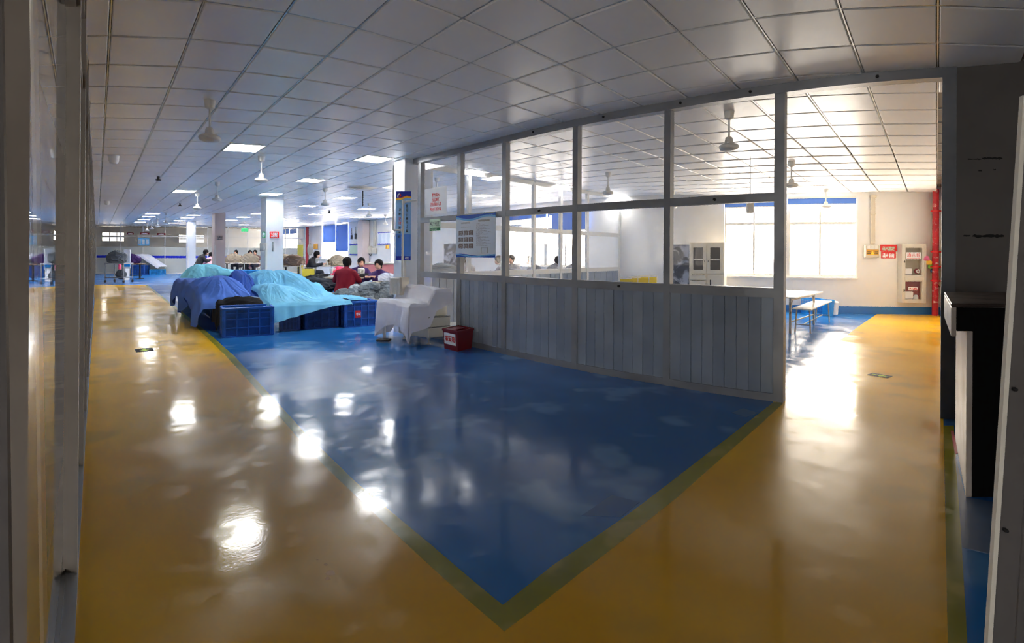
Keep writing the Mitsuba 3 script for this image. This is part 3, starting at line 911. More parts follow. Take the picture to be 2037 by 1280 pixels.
yf = min(G(20.7, 2.62)[1], G(20.7, 3.75)[1])
c1a, c1b = G(20.7, 2.66), G(20.7, 3.58)
def yface(px, ca, cb):
    t = _solve(lambda s: (ca + (cb - ca) * s)[0] * F / (ca + (cb - ca) * s)[1] - uv_(px, 480)[0], -.5, 1.5)
    return (ca + (cb - ca) * t)[1]


col_sign(537, 461, 555, 474, yface(546, c1a, c1b) - .06, 'sign_red', '不合格区', 'ink_white', 'red sign with white lettering on the white column', bar='ink_white')
col_sign(522, 461, 528, 474, yface(525, c1a, c1b) - .1, 'sign_green', '合格区', 'ink_white', 'small green sign on the left edge of the white column', bar='ink_white')
yq = yface(523, c1a, c1b) - .12
bxs = thing('switch_box', 'grey switch box on the left face of the white column', 'switch box')
q0, q1 = at(518, 484, yq), at(526, 500, yq)
put('case', M().cbox([(q0[0] + q1[0]) / 2, yq, (q0[2] + q1[2]) / 2], [q1[0] - q0[0], .1, q0[2] - q1[2]], .01), 'aluminium_dull', bxs)
yq = yface(543, c1a, c1b) - .05
put('hanging_tag', M().cbox(at(543, 491, yq), [.045, .02, .28], .006), 'aluminium_dull', None, label='thin grey tag hanging below the red sign on the white column', cat='tag')
c2a, c2b = G(31.8, 2.48), G(31.8, 3.22)
col_sign(431, 469, 444, 478, yface(437, c2a, c2b) - .08, 'column_pink', '待检区', 'ink_dark', 'small black lettered sign on the pinkish column', bar='ink_dark')

# ------------------------------------------------------------------ crates, sheets, garments
def crate_mat(n, c):
    mat(n, stained(c, tuple(int(x * .8) for x in c), 5), .35, .5)


for n_, c_ in (('crate_blue', (22, 74, 152)), ('crate_navy', (16, 52, 116)), ('crate_sky', (36, 128, 190))):
    crate_mat(n_, c_)
    crate_mat(n_ + '_rib', tuple(int(x * 1.08 + 6) for x in c_))


def crate_parts(w, d, h, nx=4, ny=3, nz=3):
    t = .032
    b = M()
    b.box(-w / 2 + t, w / 2 - t, -d / 2 + t, d / 2 - t, .02, .04)
    for s in (-1, 1):
        b.box(*sorted((s * (w / 2 - t), s * (w / 2 - 2 * t))), -d / 2 + t, d / 2 - t, .02, h - .03)
        b.box(-w / 2 + t, w / 2 - t, *sorted((s * (d / 2 - t), s * (d / 2 - 2 * t))), .02, h - .03)
    r = M()
    for s in (-1, 1):
        for k in range(nx + 1):
            x = -w / 2 + .05 + (w - .1) * k / nx
            r.box(x - .009, x + .009, *sorted((s * (d / 2 - t - .001), s * (d / 2 - .004))), .01, h - .04)
        for k in range(ny + 1):
            y = -d / 2 + .05 + (d - .1) * k / ny
            r.box(*sorted((s * (w / 2 - t - .001), s * (w / 2 - .004))), y - .008, y + .008, .01, h - .04)
        for k in range(1, nz + 1):
            z = .01 + (h - .05) * (k - .02) / nz if k < nz else h - .09
            r.box(-w / 2 + .04, w / 2 - .04, *sorted((s * (d / 2 - t - .001), s * (d / 2 - .006))), z - .006, z + .006)
            r.box(*sorted((s * (w / 2 - t - .001), s * (w / 2 - .006))), -d / 2 + .04, d / 2 - .04, z - .006, z + .006)
        for q in (-1, 1):
            r.cbox([s * (w / 2 - .022), q * (d / 2 - .022), h / 2 - .01], [.05, .05, h - .04], .008)
        r.box(-w / 2 + .03, w / 2 - .03, *sorted((s * (d / 2 - .002), s * (d / 2 - .03))), 0, .022)
        r.box(*sorted((s * (w / 2 - .002), s * (w / 2 - .03))), -d / 2 + .03, d / 2 - .03, 0, .022)
    rim = M()
    for s in (-1, 1):
        rim.cbox([0, s * (d / 2 - .012), h - .02], [w, .032, .04], .006)
        rim.cbox([s * (w / 2 - .012), 0, h - .02], [.032, d - .03, .04], .006)
    return b, r, rim


def crate(p, ang, w, d, h, m_, label, group=None, nx=4, ny=3, nz=3):
    c = thing('plastic_crate', label, 'crate', group)
    R = rz(ang).T
    b, r, rim = crate_parts(w, d, h, nx, ny, nz)
    for nm, mm in (('body', b), ('ribs', r), ('rim', rim)):
        v, f = mm.get()
        put(nm, (v @ R + [p[0], p[1], 0], f), m_ if nm == 'body' else m_ + '_rib', c)
    return c


def along(q0, q1):
    """Centre line helper: two floor pixels -> (origin, angle, length)."""
    a, b = onz(*q0), onz(*q1)
    d = b - a
    return a, math.atan2(d[1], d[0]), float(np.hypot(*d[:2]))


def crate_front(q0, q1, d, h, m_, label, group=None, **k):
    o, t, w = along(q0, q1)
    n = np.array([-math.sin(t), math.cos(t)])
    c = o[:2] + np.array([math.cos(t), math.sin(t)]) * w / 2 + n * d / 2
    return crate(c, t, w, d, h, m_, label, group, **k), c, t, w


crate_front((441, 674), (545, 667), .52, .47, 'crate_blue', 'big empty blue plastic crate standing alone in front of the covered crates')
crate_front((556, 659), (597, 657), .6, .47, 'crate_navy', 'dark blue crate half hidden by the hem of the light blue sheet')
crate_front((606, 655.5), (674, 651.5), .6, .47, 'crate_navy', 'dark blue crate in the middle of the front row under the sheet')
cR, cc, tR, wR = crate_front((685, 653), (752, 648), .6, .47, 'crate_blue', 'blue crate with a small red label at the right end of the row')
lf = frame_at(np.append(onz(685, 653)[:2], 0) + [0, -.003, 0], [math.cos(tR), math.sin(tR)])
put('red_label', placed(sheet_of(rect(wR * .31, wR * .48, .17, .30), .002), lf, .0), 'sign_red', cR)
put('lettering', placed(sheet_of(glyphs('待检', .05, .04, .2, pen=.14)), lf, .002, wR * .34, .26), 'ink_white', cR)
for i, (q0, q1) in enumerate([((432, 652), (414, 636)), ((412, 634), (396, 622)), ((394, 620.5), (380, 611.5)), ((378.5, 610.5), (367, 604)), ((365.5, 603), (355, 597))]):
    o, t, w = along(q0, q1)
    n = np.array([math.sin(t), -math.cos(t)])
    c = o[:2] + np.array([math.cos(t), math.sin(t)]) * w / 2 + n * .36
    crate(c, t, w * .95, .6, .47, 'crate_navy', ['dark crate at the near corner under the periwinkle sheet', 'second dark crate from the corner under the periwinkle sheet', 'third dark crate along the walkway under the periwinkle sheet', 'fourth dark crate along the walkway under the periwinkle sheet', 'farthest dark crate of the row along the walkway'][i])


def cloth_mat(n, c, c2=None, rough=.75):
    if not n.startswith('cloth_'):          # small garments: their folds are geometry
        return mat(n, c, rough, .25, sheen=.3)
    c2 = c2 or tuple(int(x * .93) for x in c)
    bump(n, stained(c, c2, 1.5), rough, lambda p, nn, uv: FB(p.x * 14 + 2 * N(p.x * 3, p.y * 3, p.z * 3), p.y * 14, p.z * 9, 3), .006, .25, eps=4e-3, sheen=.3)


cloth_mat('cloth_periwinkle', (82, 124, 214))
cloth_mat('cloth_sky', (120, 196, 232))
cloth_mat('cloth_cyan', (124, 206, 228))
cloth_mat('cloth_white', (240, 241, 250))
cloth_mat('cloth_black', (26, 26, 30))
cloth_mat('cloth_charcoal', (52, 54, 62))
cloth_mat('cloth_slate', (70, 84, 104))


def drape(name, A, B, ztop, over, m_, label, cat='sheet', n=(120, 110), seed=3, fold=.05, wr=.018, minz=.03, hem=None, u=.6, plan=None, **k):
    """A cloth over plan rectangle A x B (tiles): on top it follows ztop(a, b); what hangs over an edge drops straight down and folds.
    over: how far (m) it hangs at a0, a1, b0, b1; hem(side, t) scales it."""
    plan = plan or G
    s = np.linspace(A[0] - over[0] / u, A[1] + over[1] / u, n[0])
    t = np.linspace(B[0] - over[2] / u, B[1] + over[3] / u, n[1])
    S, Tt = np.meshgrid(s, t, indexing='ij')
    ca, cb = np.clip(S, *A), np.clip(Tt, *B)
    ea, eb = (S - ca) * u, (Tt - cb) * u
    if hem:
        ea = ea * hem('a', (cb - B[0]) / (B[1] - B[0]), S < A[0])
        eb = eb * hem('b', (ca - A[0]) / (A[1] - A[0]), Tt < B[0])
    e = np.hypot(ea, eb)
    rng = np.random.default_rng(seed)
    q = np.stack([ca * 1.1 * u / .6 + seed, cb * 1.1 * u / .6, ca * 0], -1)
    wrn = meshkit.fbm(q * [2.2, 2.2, 1], 3, seed) - .5
    run = np.abs(ea) > np.abs(eb)
    edge = np.where(run, cb, ca) * u / .6
    fold_n = np.sin(edge * 7.1 + 1.7 * meshkit.noise(np.stack([edge * 1.3, edge * 0 + seed, edge * 0], -1)) * 6) * .6 + (meshkit.noise(np.stack([edge * 4.3, edge * 0 + seed + 9, edge * 0], -1)) - .5) * 1.4
    amp = fold * 1.5 * np.clip(e / .3, 0, 1)
    out = .03 * np.clip(e / .05, 0, 1) + amp * (fold_n + .9) * .5 + .05 * e
    da = np.where(e > 0, ea / np.maximum(e, 1e-6), 0) * out / u
    db = np.where(e > 0, eb / np.maximum(e, 1e-6), 0) * out / u
    z = ztop(ca, cb) + wr * wrn * 2 * np.clip(1 - e * 3, 0, 1)
    # pulled folds running down the slopes
    g1 = ztop(ca + .15, cb) - ztop(ca - .15, cb)
    g2 = ztop(ca, cb + .15) - ztop(ca, cb - .15)
    ang = np.arctan2(g2, g1)
    slope = np.hypot(g1, g2)
    ph = np.cos(ang + np.pi / 2) * ca + np.sin(ang + np.pi / 2) * cb
    rid = 1 - np.abs(2 * meshkit.fbm(np.stack([np.cos(ang) * cb * 2.6 - np.sin(ang) * ca * 2.6, np.cos(ang) * ca * .5 + np.sin(ang) * cb * .5, ca * 0 + seed], -1) * u / .6, 3, seed + 2) - 1)
    z = z + (.10 * np.clip(slope * 3, .16, 1) * (rid ** 2 - .4) + .02 * np.sin(ang * 11 + seed) * np.clip(slope * 4, 0, 1)) * (e <= 0)
    z = np.maximum(z - e + .04 * np.minimum(e, .5) * fold_n * 0, minz + .012 * (fold_n + 1))
    P = np.concatenate([plan(ca + da, cb + db), z[..., None]], -1)
    i, j = np.meshgrid(np.arange(n[0] - 1), np.arange(n[1] - 1), indexing='ij')
    a0 = (i * n[1] + j).ravel()
    f = np.stack([a0, a0 + n[1], a0 + n[1] + 1, a0 + 1], 1)
    v = P.reshape(-1, 3)
    up = np.cross(v[f[:, 1]] - v[f[:, 0]], v[f[:, 2]] - v[f[:, 0]])[:, 2].sum() > 0
    f = f if up else f[:, ::-1]
    return put(name, (v, f), m_, None, True, label=label, cat=cat, **k)


def bumps(base, bs, p=3.0, ex=2.6):
    """Heaps under a cloth: every one a flat-topped hill, joined smoothly."""
    def z(a, b):
        o = 0
        for ca, cb, h, ra, rb in bs:
            o = o + (max(h, .02) * np.exp(-np.abs((a - ca) / ra) ** ex - np.abs((b - cb) / rb) ** ex)) ** p
        return base + o ** (1 / p)
    return z

# --- the covered crates
def pk(px, py, a, ra, rb, base=.5, k=.88):
    b, z = ona(a, px, py)
    return (a, b, (z - base) * k, ra, rb)


S1 = bumps(.52, [pk(437, 547, 12.7, 1.0, .85, .52), pk(412, 553, 13.4, .9, .9, .52), pk(385, 552, 14.8, 1.2, .95, .52), pk(362, 552, 16.4, 1.1, .8, .52), pk(460, 575, 12.0, .6, .8, .52)])
drape('bed_sheet', (11.35, 17.2), (-2.2, -.75), S1, (.16, .1, .62, .04), 'cloth_periwinkle', 'periwinkle blue sheet over the heaped crates beside the yellow walkway', seed=5, fold=.10, wr=.03, n=(190, 110),
      hem=lambda s, t, lo: np.where(lo, (.45 + .55 * np.sin(t * 2.6 * np.pi + .6) ** 2) if s == 'b' else 1, 1))
S1b = bumps(.52, [pk(482, 538, 13.4, .75, .42, .52), pk(470, 541, 13.9, .6, .4, .52)])
drape('bed_sheet', (12.3, 14.4), (-.78, -.2), S1b, (.02, .05, .0, .02), 'cloth_periwinkle', 'smaller deep blue sheet bunched between the periwinkle and the light blue sheets', seed=8, fold=.04, wr=.03, n=(80, 50))
S2 = bumps(.49, [pk(515, 536, 14.3, 1.2, .65), pk(548, 536, 14.2, 1.2, .7), pk(578, 541, 13.8, 1.2, .6), pk(604, 558, 12.9, .9, .6), pk(636, 557, 13.6, 1.0, .6), pk(525, 562, 12.4, 1.0, .6), pk(560, 566, 12.3, .9, .7), pk(655, 580, 12.4, .8, .5)])
drape('bed_sheet', (10.74, 15.4), (-.35, 2.35), S2, (.34, .2, .05, .06), 'cloth_sky', 'broad light blue sheet over the middle crates with its hem hanging in front', seed=11, fold=.07, wr=.025, n=(150, 150),
      hem=lambda s, t, lo: np.where(lo, 1.0 - .8 * np.clip(t * 1.25, 0, 1) if s == 'a' else 1, 1))
S3 = bumps(.5, [pk(385, 523, 18.6, 1.0, .5, .5, .76), pk(402, 519, 18.7, 1.0, .5, .5, .76), pk(422, 519, 18.6, 1.0, .5, .5, .76), pk(445, 532, 17.9, .8, .8), pk(480, 545, 17.6, .9, .8)])
drape('bed_sheet', (17.45, 19.95), (-1.75, 2.2), S3, (.06, .2, .2, .1), 'cloth_cyan', 'pale cyan sheet over the farthest heap of crates', seed=21, fold=.05, wr=.025, n=(100, 130))
S4 = bumps(.49, [pk(700, 591, 11.6, .6, .5, .49)])
drape('bed_sheet', (10.95, 12.6), (2.4, 3.1), S4, (.02, .05, .0, .05), 'cloth_sky', 'corner of a light blue sheet lying on the crate with the red label', seed=31, fold=.02, wr=.012, n=(50, 50))
SB = bumps(.5, [pk(478, 592, 11.15, .6, .9)])
drape('black_garment', (11.1, 11.4), (-1.8, -.5), SB, (.42, .0, .38, .05), 'cloth_black', 'black fabric sticking out under the periwinkle sheet behind the front crate', cat='clothes', seed=41, fold=.05, wr=.05, n=(60, 70))


def lump(seed, wrinkle=.2, freq=1.7, sub=5):
    """A rumpled cloth bundle: folds run along a wandering direction."""
    s = trimesh.creation.icosphere(sub)
    v = np.array(s.vertices)
    q = v * freq + seed * 7.3
    w = np.stack([meshkit.fbm(q * .8 + k * 31, 2, seed) for k in range(3)], -1) - .5
    t = .6 * seed
    d = np.array([math.cos(t), math.sin(t), .5])
    ph = (v + w * 1.6) @ d * 9
    fold = 1 - np.abs(np.sin(ph)) ** .7
    big = meshkit.fbm(q * .9 + 50, 3, seed + 3) - .5
    r = 1 + .34 * big + wrinkle * .62 * (fold - .4) * (.5 + meshkit.noise(q * 1.5, seed + 9)) + .06 * (meshkit.fbm(q * 5, 2, seed) - .5)
    v = v * r[:, None]
    v[:, 2] = np.where(v[:, 2] < -.35, -.35 + (v[:, 2] + .35) * .2, v[:, 2])
    v[:, 2] += .42
    return v, np.array(s.faces)


LUMPS = [lump(k) for k in range(6)]


def heap(name, c, size, m_, label, cat='clothes', seed=0, rot=0.0, group=None):
    v, f = LUMPS[seed % 6]
    v = v * np.array(size) / np.array([2, 2, 1.3]) @ rz(rot).T + np.asarray(c)
    return put(name, (v, f), m_, None, True, label=label, cat=cat, group=group)


for n_, c_ in [('garment_grey', (118, 124, 128)), ('garment_slate', (86, 92, 98)), ('garment_light', (160, 168, 174)), ('garment_khaki', (150, 138, 120)), ('garment_brown', (124, 104, 90)), ('garment_pink', (240, 90, 130)), ('cloth_tarp', (44, 124, 180))]:
    cloth_mat(n_, c_)
# the grey heap: folded garments, each a rolled bundle of its own
cb = at(722, 590, 11.2)
k = 0
for lay, (n_, z_, w_) in enumerate([(6, .38, 1.15), (5, .46, .9), (4, .53, .62), (3, .59, .36)]):
    for i in range(n_):
        x = cb[0] + .08 * lay + (i - (n_ - 1) / 2) * w_ / max(n_ - 1, 1) + .05 * math.sin(k * 5)
        y = cb[1] + .12 * math.sin(k * 3.1) + .06 * lay
        heap('folded_garment', (x, y, z_ - .02), (.36, .3, .15), ['garment_grey', 'garment_slate', 'garment_grey', 'garment_light'][k % 4], 'rumpled grey garment in the heap behind the blue crates', seed=k, rot=k * 1.3, group='grey garments heaped behind the crates')
        k += 1
bx = thing('work_bench', 'low bench carrying the heap of grey garments', 'bench')
put('top', M().cbox([cb[0], cb[1] + .1, .37], [1.35, .8, .04], .008), 'frame_cream', bx)
for sx_ in (-1, 1):
    for sy_ in (-1, 1):
        put('leg', M().cbox([cb[0] + sx_ * .6, cb[1] + .1 + sy_ * .34, .175], [.04, .04, .35], .005), 'dark_metal', bx)
p = at(630, 572, 12.3)
heap('padded_garment', (p[0], p[1], .47), (.95, .5, .27), 'cloth_charcoal', 'black padded garments heaped behind the light blue sheet', seed=2)
crate((p[0] - .12, p[1]), .1, .72, .55, .46, 'crate_navy', 'crate under the black padded garments')
p = at(640, 545, 13.2)
heap('dark_garment', (p[0], p[1], .54), (.9, .5, .26), 'cloth_black', 'black garments piled left of the woman in red', seed=4)
b2 = thing('work_bench', 'low bench under the black garments beside the woman in red', 'bench')
put('top', M().cbox([p[0], p[1], .52], [1.0, .6, .04], .008), 'frame_cream', b2)
for sx_ in (-1, 1):
    for sy_ in (-1, 1):
        put('leg', M().cbox([p[0] + sx_ * .45, p[1] + sy_ * .25, .25], [.04, .04, .5], .005), 'dark_metal', b2)

# --- people
def hullb(a, b, ra, rb):
    sp = trimesh.creation.icosphere(1).vertices
    return m3.Manifold.hull_points(np.vstack([np.asarray(a) + sp * ra, np.asarray(b) + sp * rb]))


def blend(bones, length, it=8):
    m = m3.Manifold.batch_boolean(bones, m3.OpType.Add).refine_to_length(length)
    t = m.to_mesh()
    t = trimesh.Trimesh(t.vert_properties[:, :3], t.tri_verts, process=True)
    trimesh.smoothing.filter_taubin(t, iterations=it)
    return np.array(t.vertices), np.array(t.faces)


def figure(lean=.06, head=.0, turn=0.0, arms=.36, legs=True, spread=.26, up=.0, bulk=1.0):
    """A seated figure facing +y, hips at the origin's height .5: (body, jacket, trousers, hair, features)."""
    hip, waist, chest, neck = [np.array(q, float) for q in ((0, -.02, .55), (0, lean * .3, .70), (0, lean * .9, .88), (0, lean * 1.35 + .01, 1.01))]
    hc = np.array([0, lean * 1.6 + .035 + head, 1.135 - abs(head) * .4])
    B, J, P = [], [], []
    sh = .158
    spread = spread * bulk
    B += [hullb(hip, waist, .12, .11), hullb(waist, chest, .11, .12), hullb(chest, neck, .1, .05), hullb(neck, hc + [0, -.01, -.03], .046, .048)]
    J += [hullb(hip + [-.07, 0, -.02], hip + [.07, 0, -.02], .125, .125), hullb(hip + [-.06, 0, 0], waist + [-.05, 0, 0], .125, .115), hullb(hip + [.06, 0, 0], waist + [.05, 0, 0], .125, .115),
          hullb(waist + [-.05, 0, 0], chest + [-.08, 0, 0], .115, .11), hullb(waist + [.05, 0, 0], chest + [.08, 0, 0], .115, .11), hullb(waist, chest, .12, .125), hullb(chest + [-.06, 0, .03], chest + [.06, 0, .03], .115, .115), hullb(chest + [0, 0, .06], neck + [0, 0, .0], .1, .066)]
    hands = []
    for s in (-1, 1):
        S, E = chest + [s * sh, -.01, .035], np.array([s * spread, chest[1] + .07, .76 + up])
        W = np.array([s * .11, chest[1] + arms, .82 + up])
        B += [hullb(S, E, .05, .042), hullb(E, W, .042, .028)]
        J += [hullb(chest + [s * .06, 0, .05], S, .095, .075), hullb(S, E, .078, .066), hullb(E, E + (W - E) * .88, .066, .05)]
        d = (W - E) / np.linalg.norm(W - E)
        side = np.cross(d, [0, 0, 1.0]) * s
        pal = W + d * .05
        B.append(m3.Manifold.hull_points(np.vstack([q + trimesh.creation.icosphere(1).vertices * r for q, r in ((W, .025), (pal + side * .024, .016), (pal - side * .024, .016), (pal + d * .03, .017))])))
        for i, L in enumerate((.062, .072, .068, .052)):
            r0 = pal + d * .035 + side * (-.027 + .018 * i)
            k1 = r0 + d * L * .55 + [0, 0, -.006]
            B += [hullb(r0, k1, .0095, .009), hullb(k1, k1 + d * L * .4 + [0, 0, -.026], .009, .0075)]
        t0 = pal - side * .03 - d * .02
        t1 = t0 - side * .022 + d * .03
        B += [hullb(t0, t1, .012, .01), hullb(t1, t1 + d * .028 + [0, 0, -.008], .01, .0085)]
        if legs:
            H, K, A_ = np.array([s * .09, 0, .53]), np.array([s * .13, .42, .53]), np.array([s * .13, .4, .09])
            B += [hullb(H, K, .075, .055), hullb(K, A_, .052, .035), hullb(A_, A_ + [0, .13, -.05], .036, .028)]
            P += [hullb(hip + [s * .04, 0, -.02], H, .12, .1), hullb(H, K, .098, .072), hullb(K, A_ + [0, 0, .02], .07, .052)]
    R = rz(turn)
    def h(q):
        return hc + R @ np.asarray(q, float)
    B += [hullb(h([0, -.012, .03]), h([0, .008, .03]), .083, .078), hullb(h([0, .018, -.02]), h([0, .03, -.065]), .068, .04), hullb(h([-.02, .05, -.05]), h([.02, .05, -.05]), .034, .034),
          hullb(h([0, .082, .005]), h([0, .098, -.022]), .009, .014)]
    for s in (-1, 1):
        B.append(hullb(h([s * .078, -.005, .01]), h([s * .08, -.005, -.025]), .015, .011))
        B.append(hullb(h([s * .035, .062, -.015]), h([s * .03, .06, -.03]), .02, .016))
    body = blend(B, .018, 6)
    jac = blend(J, .03, 10)
    wz = np.clip((.96 - jac[0][:, 2]) / .25, 0, 1)[:, None]
    jac = (jac[0] * (1 + (np.array([bulk, 1 + (bulk - 1) * .6, 1]) - 1) * wz), jac[1])
    tro = blend(P, .035, 10) if P else None
    cut = hullb(h([0, .12, -.05]), h([0, .115, .0]), .078, .066)
    short = m3.Manifold.batch_boolean([hullb(h([0, -.02, .045]), h([0, .006, .05]), .098, .09), hullb(h([0, -.04, .02]), h([0, -.045, -.045]), .082, .058), hullb(h([-.06, -.005, .03]), h([-.066, -.012, -.02]), .036, .024), hullb(h([.06, -.005, .03]), h([.066, -.012, -.02]), .036, .024)], m3.OpType.Add) - cut
    m = short.refine_to_length(.02).to_mesh()
    tt = trimesh.Trimesh(m.vert_properties[:, :3], m.tri_verts)
    trimesh.smoothing.filter_taubin(tt, iterations=4)
    hv = np.array(tt.vertices)
    rel = hv - hc
    hv = hc + rel * (1 + .03 * (meshkit.noise(np.stack([np.arctan2(rel[:, 0], rel[:, 1]) * 9, rel[:, 2] * 12, rel[:, 2] * 0], -1), 3) - .5))[:, None]
    eyes = [lathe([(0, -.006), (.0085, -.002), (.0085, .002), (0, .006)], sides=8) for _ in (0, 1)]
    eyes = [(np.array(e[0]) * [1.3, 1, .8] + h([s * .032, .083, .004]), e[1]) for s, e in zip((-1, 1), eyes)]
    lips = tube([h([-.022, .083, -.062]), h([0, .09, -.06]), h([.022, .083, -.062])], [.004, .0065, .004], 6)
    return dict(body=body, jacket=jac, trousers=tro, hair=(hv, np.array(tt.faces)), eyes=eyes, lips=lips)


mat('skin', (214, 168, 142), .5, .35)
mat('hair_black', (20, 17, 18), .7, .15)
mat('lip', (176, 92, 88), .5)
mat('eye_dark', (26, 20, 20), .25)
for n_, c_ in [('jacket_red', (120, 22, 38)), ('jacket_purple', (62, 40, 92)), ('jacket_black', (40, 40, 44)), ('jacket_pink', (226, 176, 186)), ('jacket_grey', (112, 112, 118)), ('jacket_patterned', (110, 84, 80)), ('trousers_dark', (40, 42, 50))]:
    cloth_mat(n_, c_, rough=.8)
POSES = {'back': figure(.05, .02, 0, .34, bulk=1.22, spread=.17), 'front': figure(.03, .0, .15, .34, up=.06, bulk=1.1), 'bent': figure(.16, .03, 0, .30), 'side': figure(.13, .04, .2, .36)}
PLY = {}


def person(pose, pos, ang, jacket, label, s=1.0, features=False, group=None):
    f_ = POSES[pose]
    t = thing('person', label, 'person', group)
    w = T().translate([float(q) for q in pos]).rotate([0, 0, 1], math.degrees(ang)).scale(s)
    def one(nm, mesh, m_, smooth=True):
        kk = (pose, nm, id(mesh))
        if kk not in PLY:
            PLY[kk] = mikit.ply(mesh, None, smooth)
        k_ = key_of(nm, t)
        scene[k_] = {**PLY[kk], 'bsdf': {'type': 'ref', 'id': m_}, 'to_world': w}
    one('body', f_['body'], 'skin')
    one('jacket', f_['jacket'], jacket)
    one('trousers', f_['trousers'], 'trousers_dark')
    one('hair', f_['hair'], 'hair_black')
    if features:
        for e in f_['eyes']:
            one('eye', e, 'eye_dark')
        one('lips', f_['lips'], 'lip')
    return t


def chair_at(pos, ang, pad, label, group=None):
    c = thing('chair', label, 'chair', group)
    R, p0 = rz(ang).T, np.array([pos[0], pos[1], 0])
    def pt_(nm, mm, m_, sm=30):
        v, f = mm.get()
        put(nm, (v @ R + p0, f), m_, c, sm)
    pt_('seat', M().cbox([0, 0, .43], [.40, .38, .035], .012), pad)
    pt_('backrest', M().cbox([0, -.19, .72], [.36, .025, .30], .01), pad)
    bf = M().tube([[-.19, -.19, .42], [-.2, -.2, .9], [.2, -.2, .9], [.19, -.19, .42]], .012, 6)
    pt_('back_frame', bf, 'frame_white')
    for sx_ in (-1, 1):
        for sy_ in (-1, 1):
            pt_('leg', M().tube([[sx_ * .18, sy_ * .17, .42], [sx_ * .2, sy_ * .19, 0]], .012, 6), 'frame_white')
    return c


def stool(pos, label, h=.43, group=None):
    c = thing('stool', label, 'stool', group)
    p0 = np.array([pos[0], pos[1], 0])
    v, f = M().cbox([0, 0, h], [.34, .26, .03], .008).get()
    put('seat', (v + p0, f), 'frame_cream', c)
    for sx_ in (-1, 1):
        for sy_ in (-1, 1):
            v, f = M().tube([[sx_ * .13, sy_ * .1, h - .01], [sx_ * .15, sy_ * .12, 0]], .012, 6).get()
            put('leg', (v + p0, f), 'dark_metal', c)
    return c


mat('laminate_pale', stained((226, 214, 196), (216, 202, 182), 2), .35)
mat('machine_white', (220, 220, 214), .3)
mat('pad_yellow', (220, 196, 60), .5)


def desk(c, ang, w, d, h, label, top='laminate_pale', group=None):
    t = thing('sewing_table', label, 'table', group)
    R, p0 = rz(ang).T, np.array([c[0], c[1], 0])
    v, f = M().cbox([0, 0, h - .02], [w, d, .035], .006).get()
    put('tabletop', (v @ R + p0, f), top, t)
    for s in (-1, 1):
        m = M().cbox([s * (w / 2 - .1), 0, .02], [.05, d * .9, .04], .005).cbox([s * (w / 2 - .1), 0, h / 2], [.05, .07, h - .06], .005).cbox([s * (w / 2 - .1), 0, h - .05], [.05, d * .8, .03], .005)
        v, f = m.get()
        put('leg', (v @ R + p0, f), 'dark_metal', t)
    v, f = M().cbox([0, d * .2, .16], [w - .2, .04, .03], .004).get()
    put('stretcher', (v @ R + p0, f), 'dark_metal', t)
    return t


def machine(c, ang, z, label, group=None, s=1.0):
    t = thing('sewing_machine', label, 'sewing machine', group)
    R, p0 = rz(ang).T * s, np.array([c[0], c[1], z])
    def pt_(nm, mm, m_, sm=30):
        v, f = mm.get()
        put(nm, (v @ R + p0, f), m_, t, sm)
    pt_('bed', M().cbox([0, 0, .02], [.48, .18, .04], .008), 'machine_white')
    pt_('arm', M().cbox([.18, 0, .15], [.1, .13, .24], .02).cbox([-.02, 0, .245], [.42, .11, .09], .02).cbox([-.2, 0, .2], [.08, .1, .15], .015), 'machine_white')
    v_, f_ = lathe([(0, -.015), (.06, -.015), (.065, 0), (.06, .015), (0, .015)], sides=16)
    pt_('hand_wheel', M().add(v_ @ np.array([[0, 0, 1], [0, 1, 0], [-1, 0, 0.]]) + [.25, 0, .22], f_), 'dark_metal')
    pt_('needle_bar', M().tube([[-.2, 0, .13], [-.2, 0, .045]], .008, 6), 'tee_metal')
    pt_('thread_stand', M().tube([[.1, .1, 0], [.1, .1, .5], [.0, .1, .5]], .008, 6), 'dark_metal')
    return t


# the bench with the woman in red
tc = at(712, 552, 12.7)
desk(tc, 0.0, 1.45, .62, .78, 'pale sewing table between the woman in red and the women in purple')
RW = at(687, 550, 11.7)
person('back', (RW[0], RW[1], -.035), 0.0, 'jacket_red', 'person in a dark red jacket seated with the back to the viewer', 1.02)
stool(RW, 'stool under the person in the dark red jacket')
PW = at(713, 540, 13.75)
person('bent', (PW[0], PW[1], -.03), math.pi + .5, 'jacket_purple', 'person in a purple jacket bending over the table beside the one in red', 1.0, True)
stool(PW, 'stool behind the sewing table under the bending person in purple')
FW = at(757, 545, 12.2)
person('front', (FW[0], FW[1], -.07), math.pi - .35, 'jacket_purple', 'person in a purple jacket facing the viewer beside the pillar, hands raised', 1.0, True)
stool(FW, 'stool under the person in purple who faces the viewer')
t2 = at(768, 556, 11.75)
desk(t2, .0, .62, .38, .72, 'small sewing table in front of the person in purple beside the pillar')
heap('white_garment', (t2[0] + .03, t2[1], .73), (.42, .3, .16), 'cloth_white', 'white fabric being handled by the person in purple beside the pillar', seed=1)
pp = at(672, 536, 12.75)
heap('pink_garment', (pp[0] + .02, pp[1] + .05, .78), (.4, .3, .22), 'garment_pink', 'bright pink fabric on the table left of the person in red', seed=3)
pp = at(727, 548, 12.6)
heap('dark_garment', (pp[0], pp[1], .785), (.3, .2, .07), 'cloth_black', 'flat black fabric on the table right of the person in red', seed=5)
pp = at(716, 545, 12.75)
machine((pp[0] + .02, pp[1] + .02), math.pi / 2, .78, 'slim white sewing machine between the person in red and the bending person', s=.7)
pp = at(663, 548, 12.65)
machine((pp[0], pp[1]), math.pi / 2, .78, 'white sewing machine left of the person in red', s=.7)
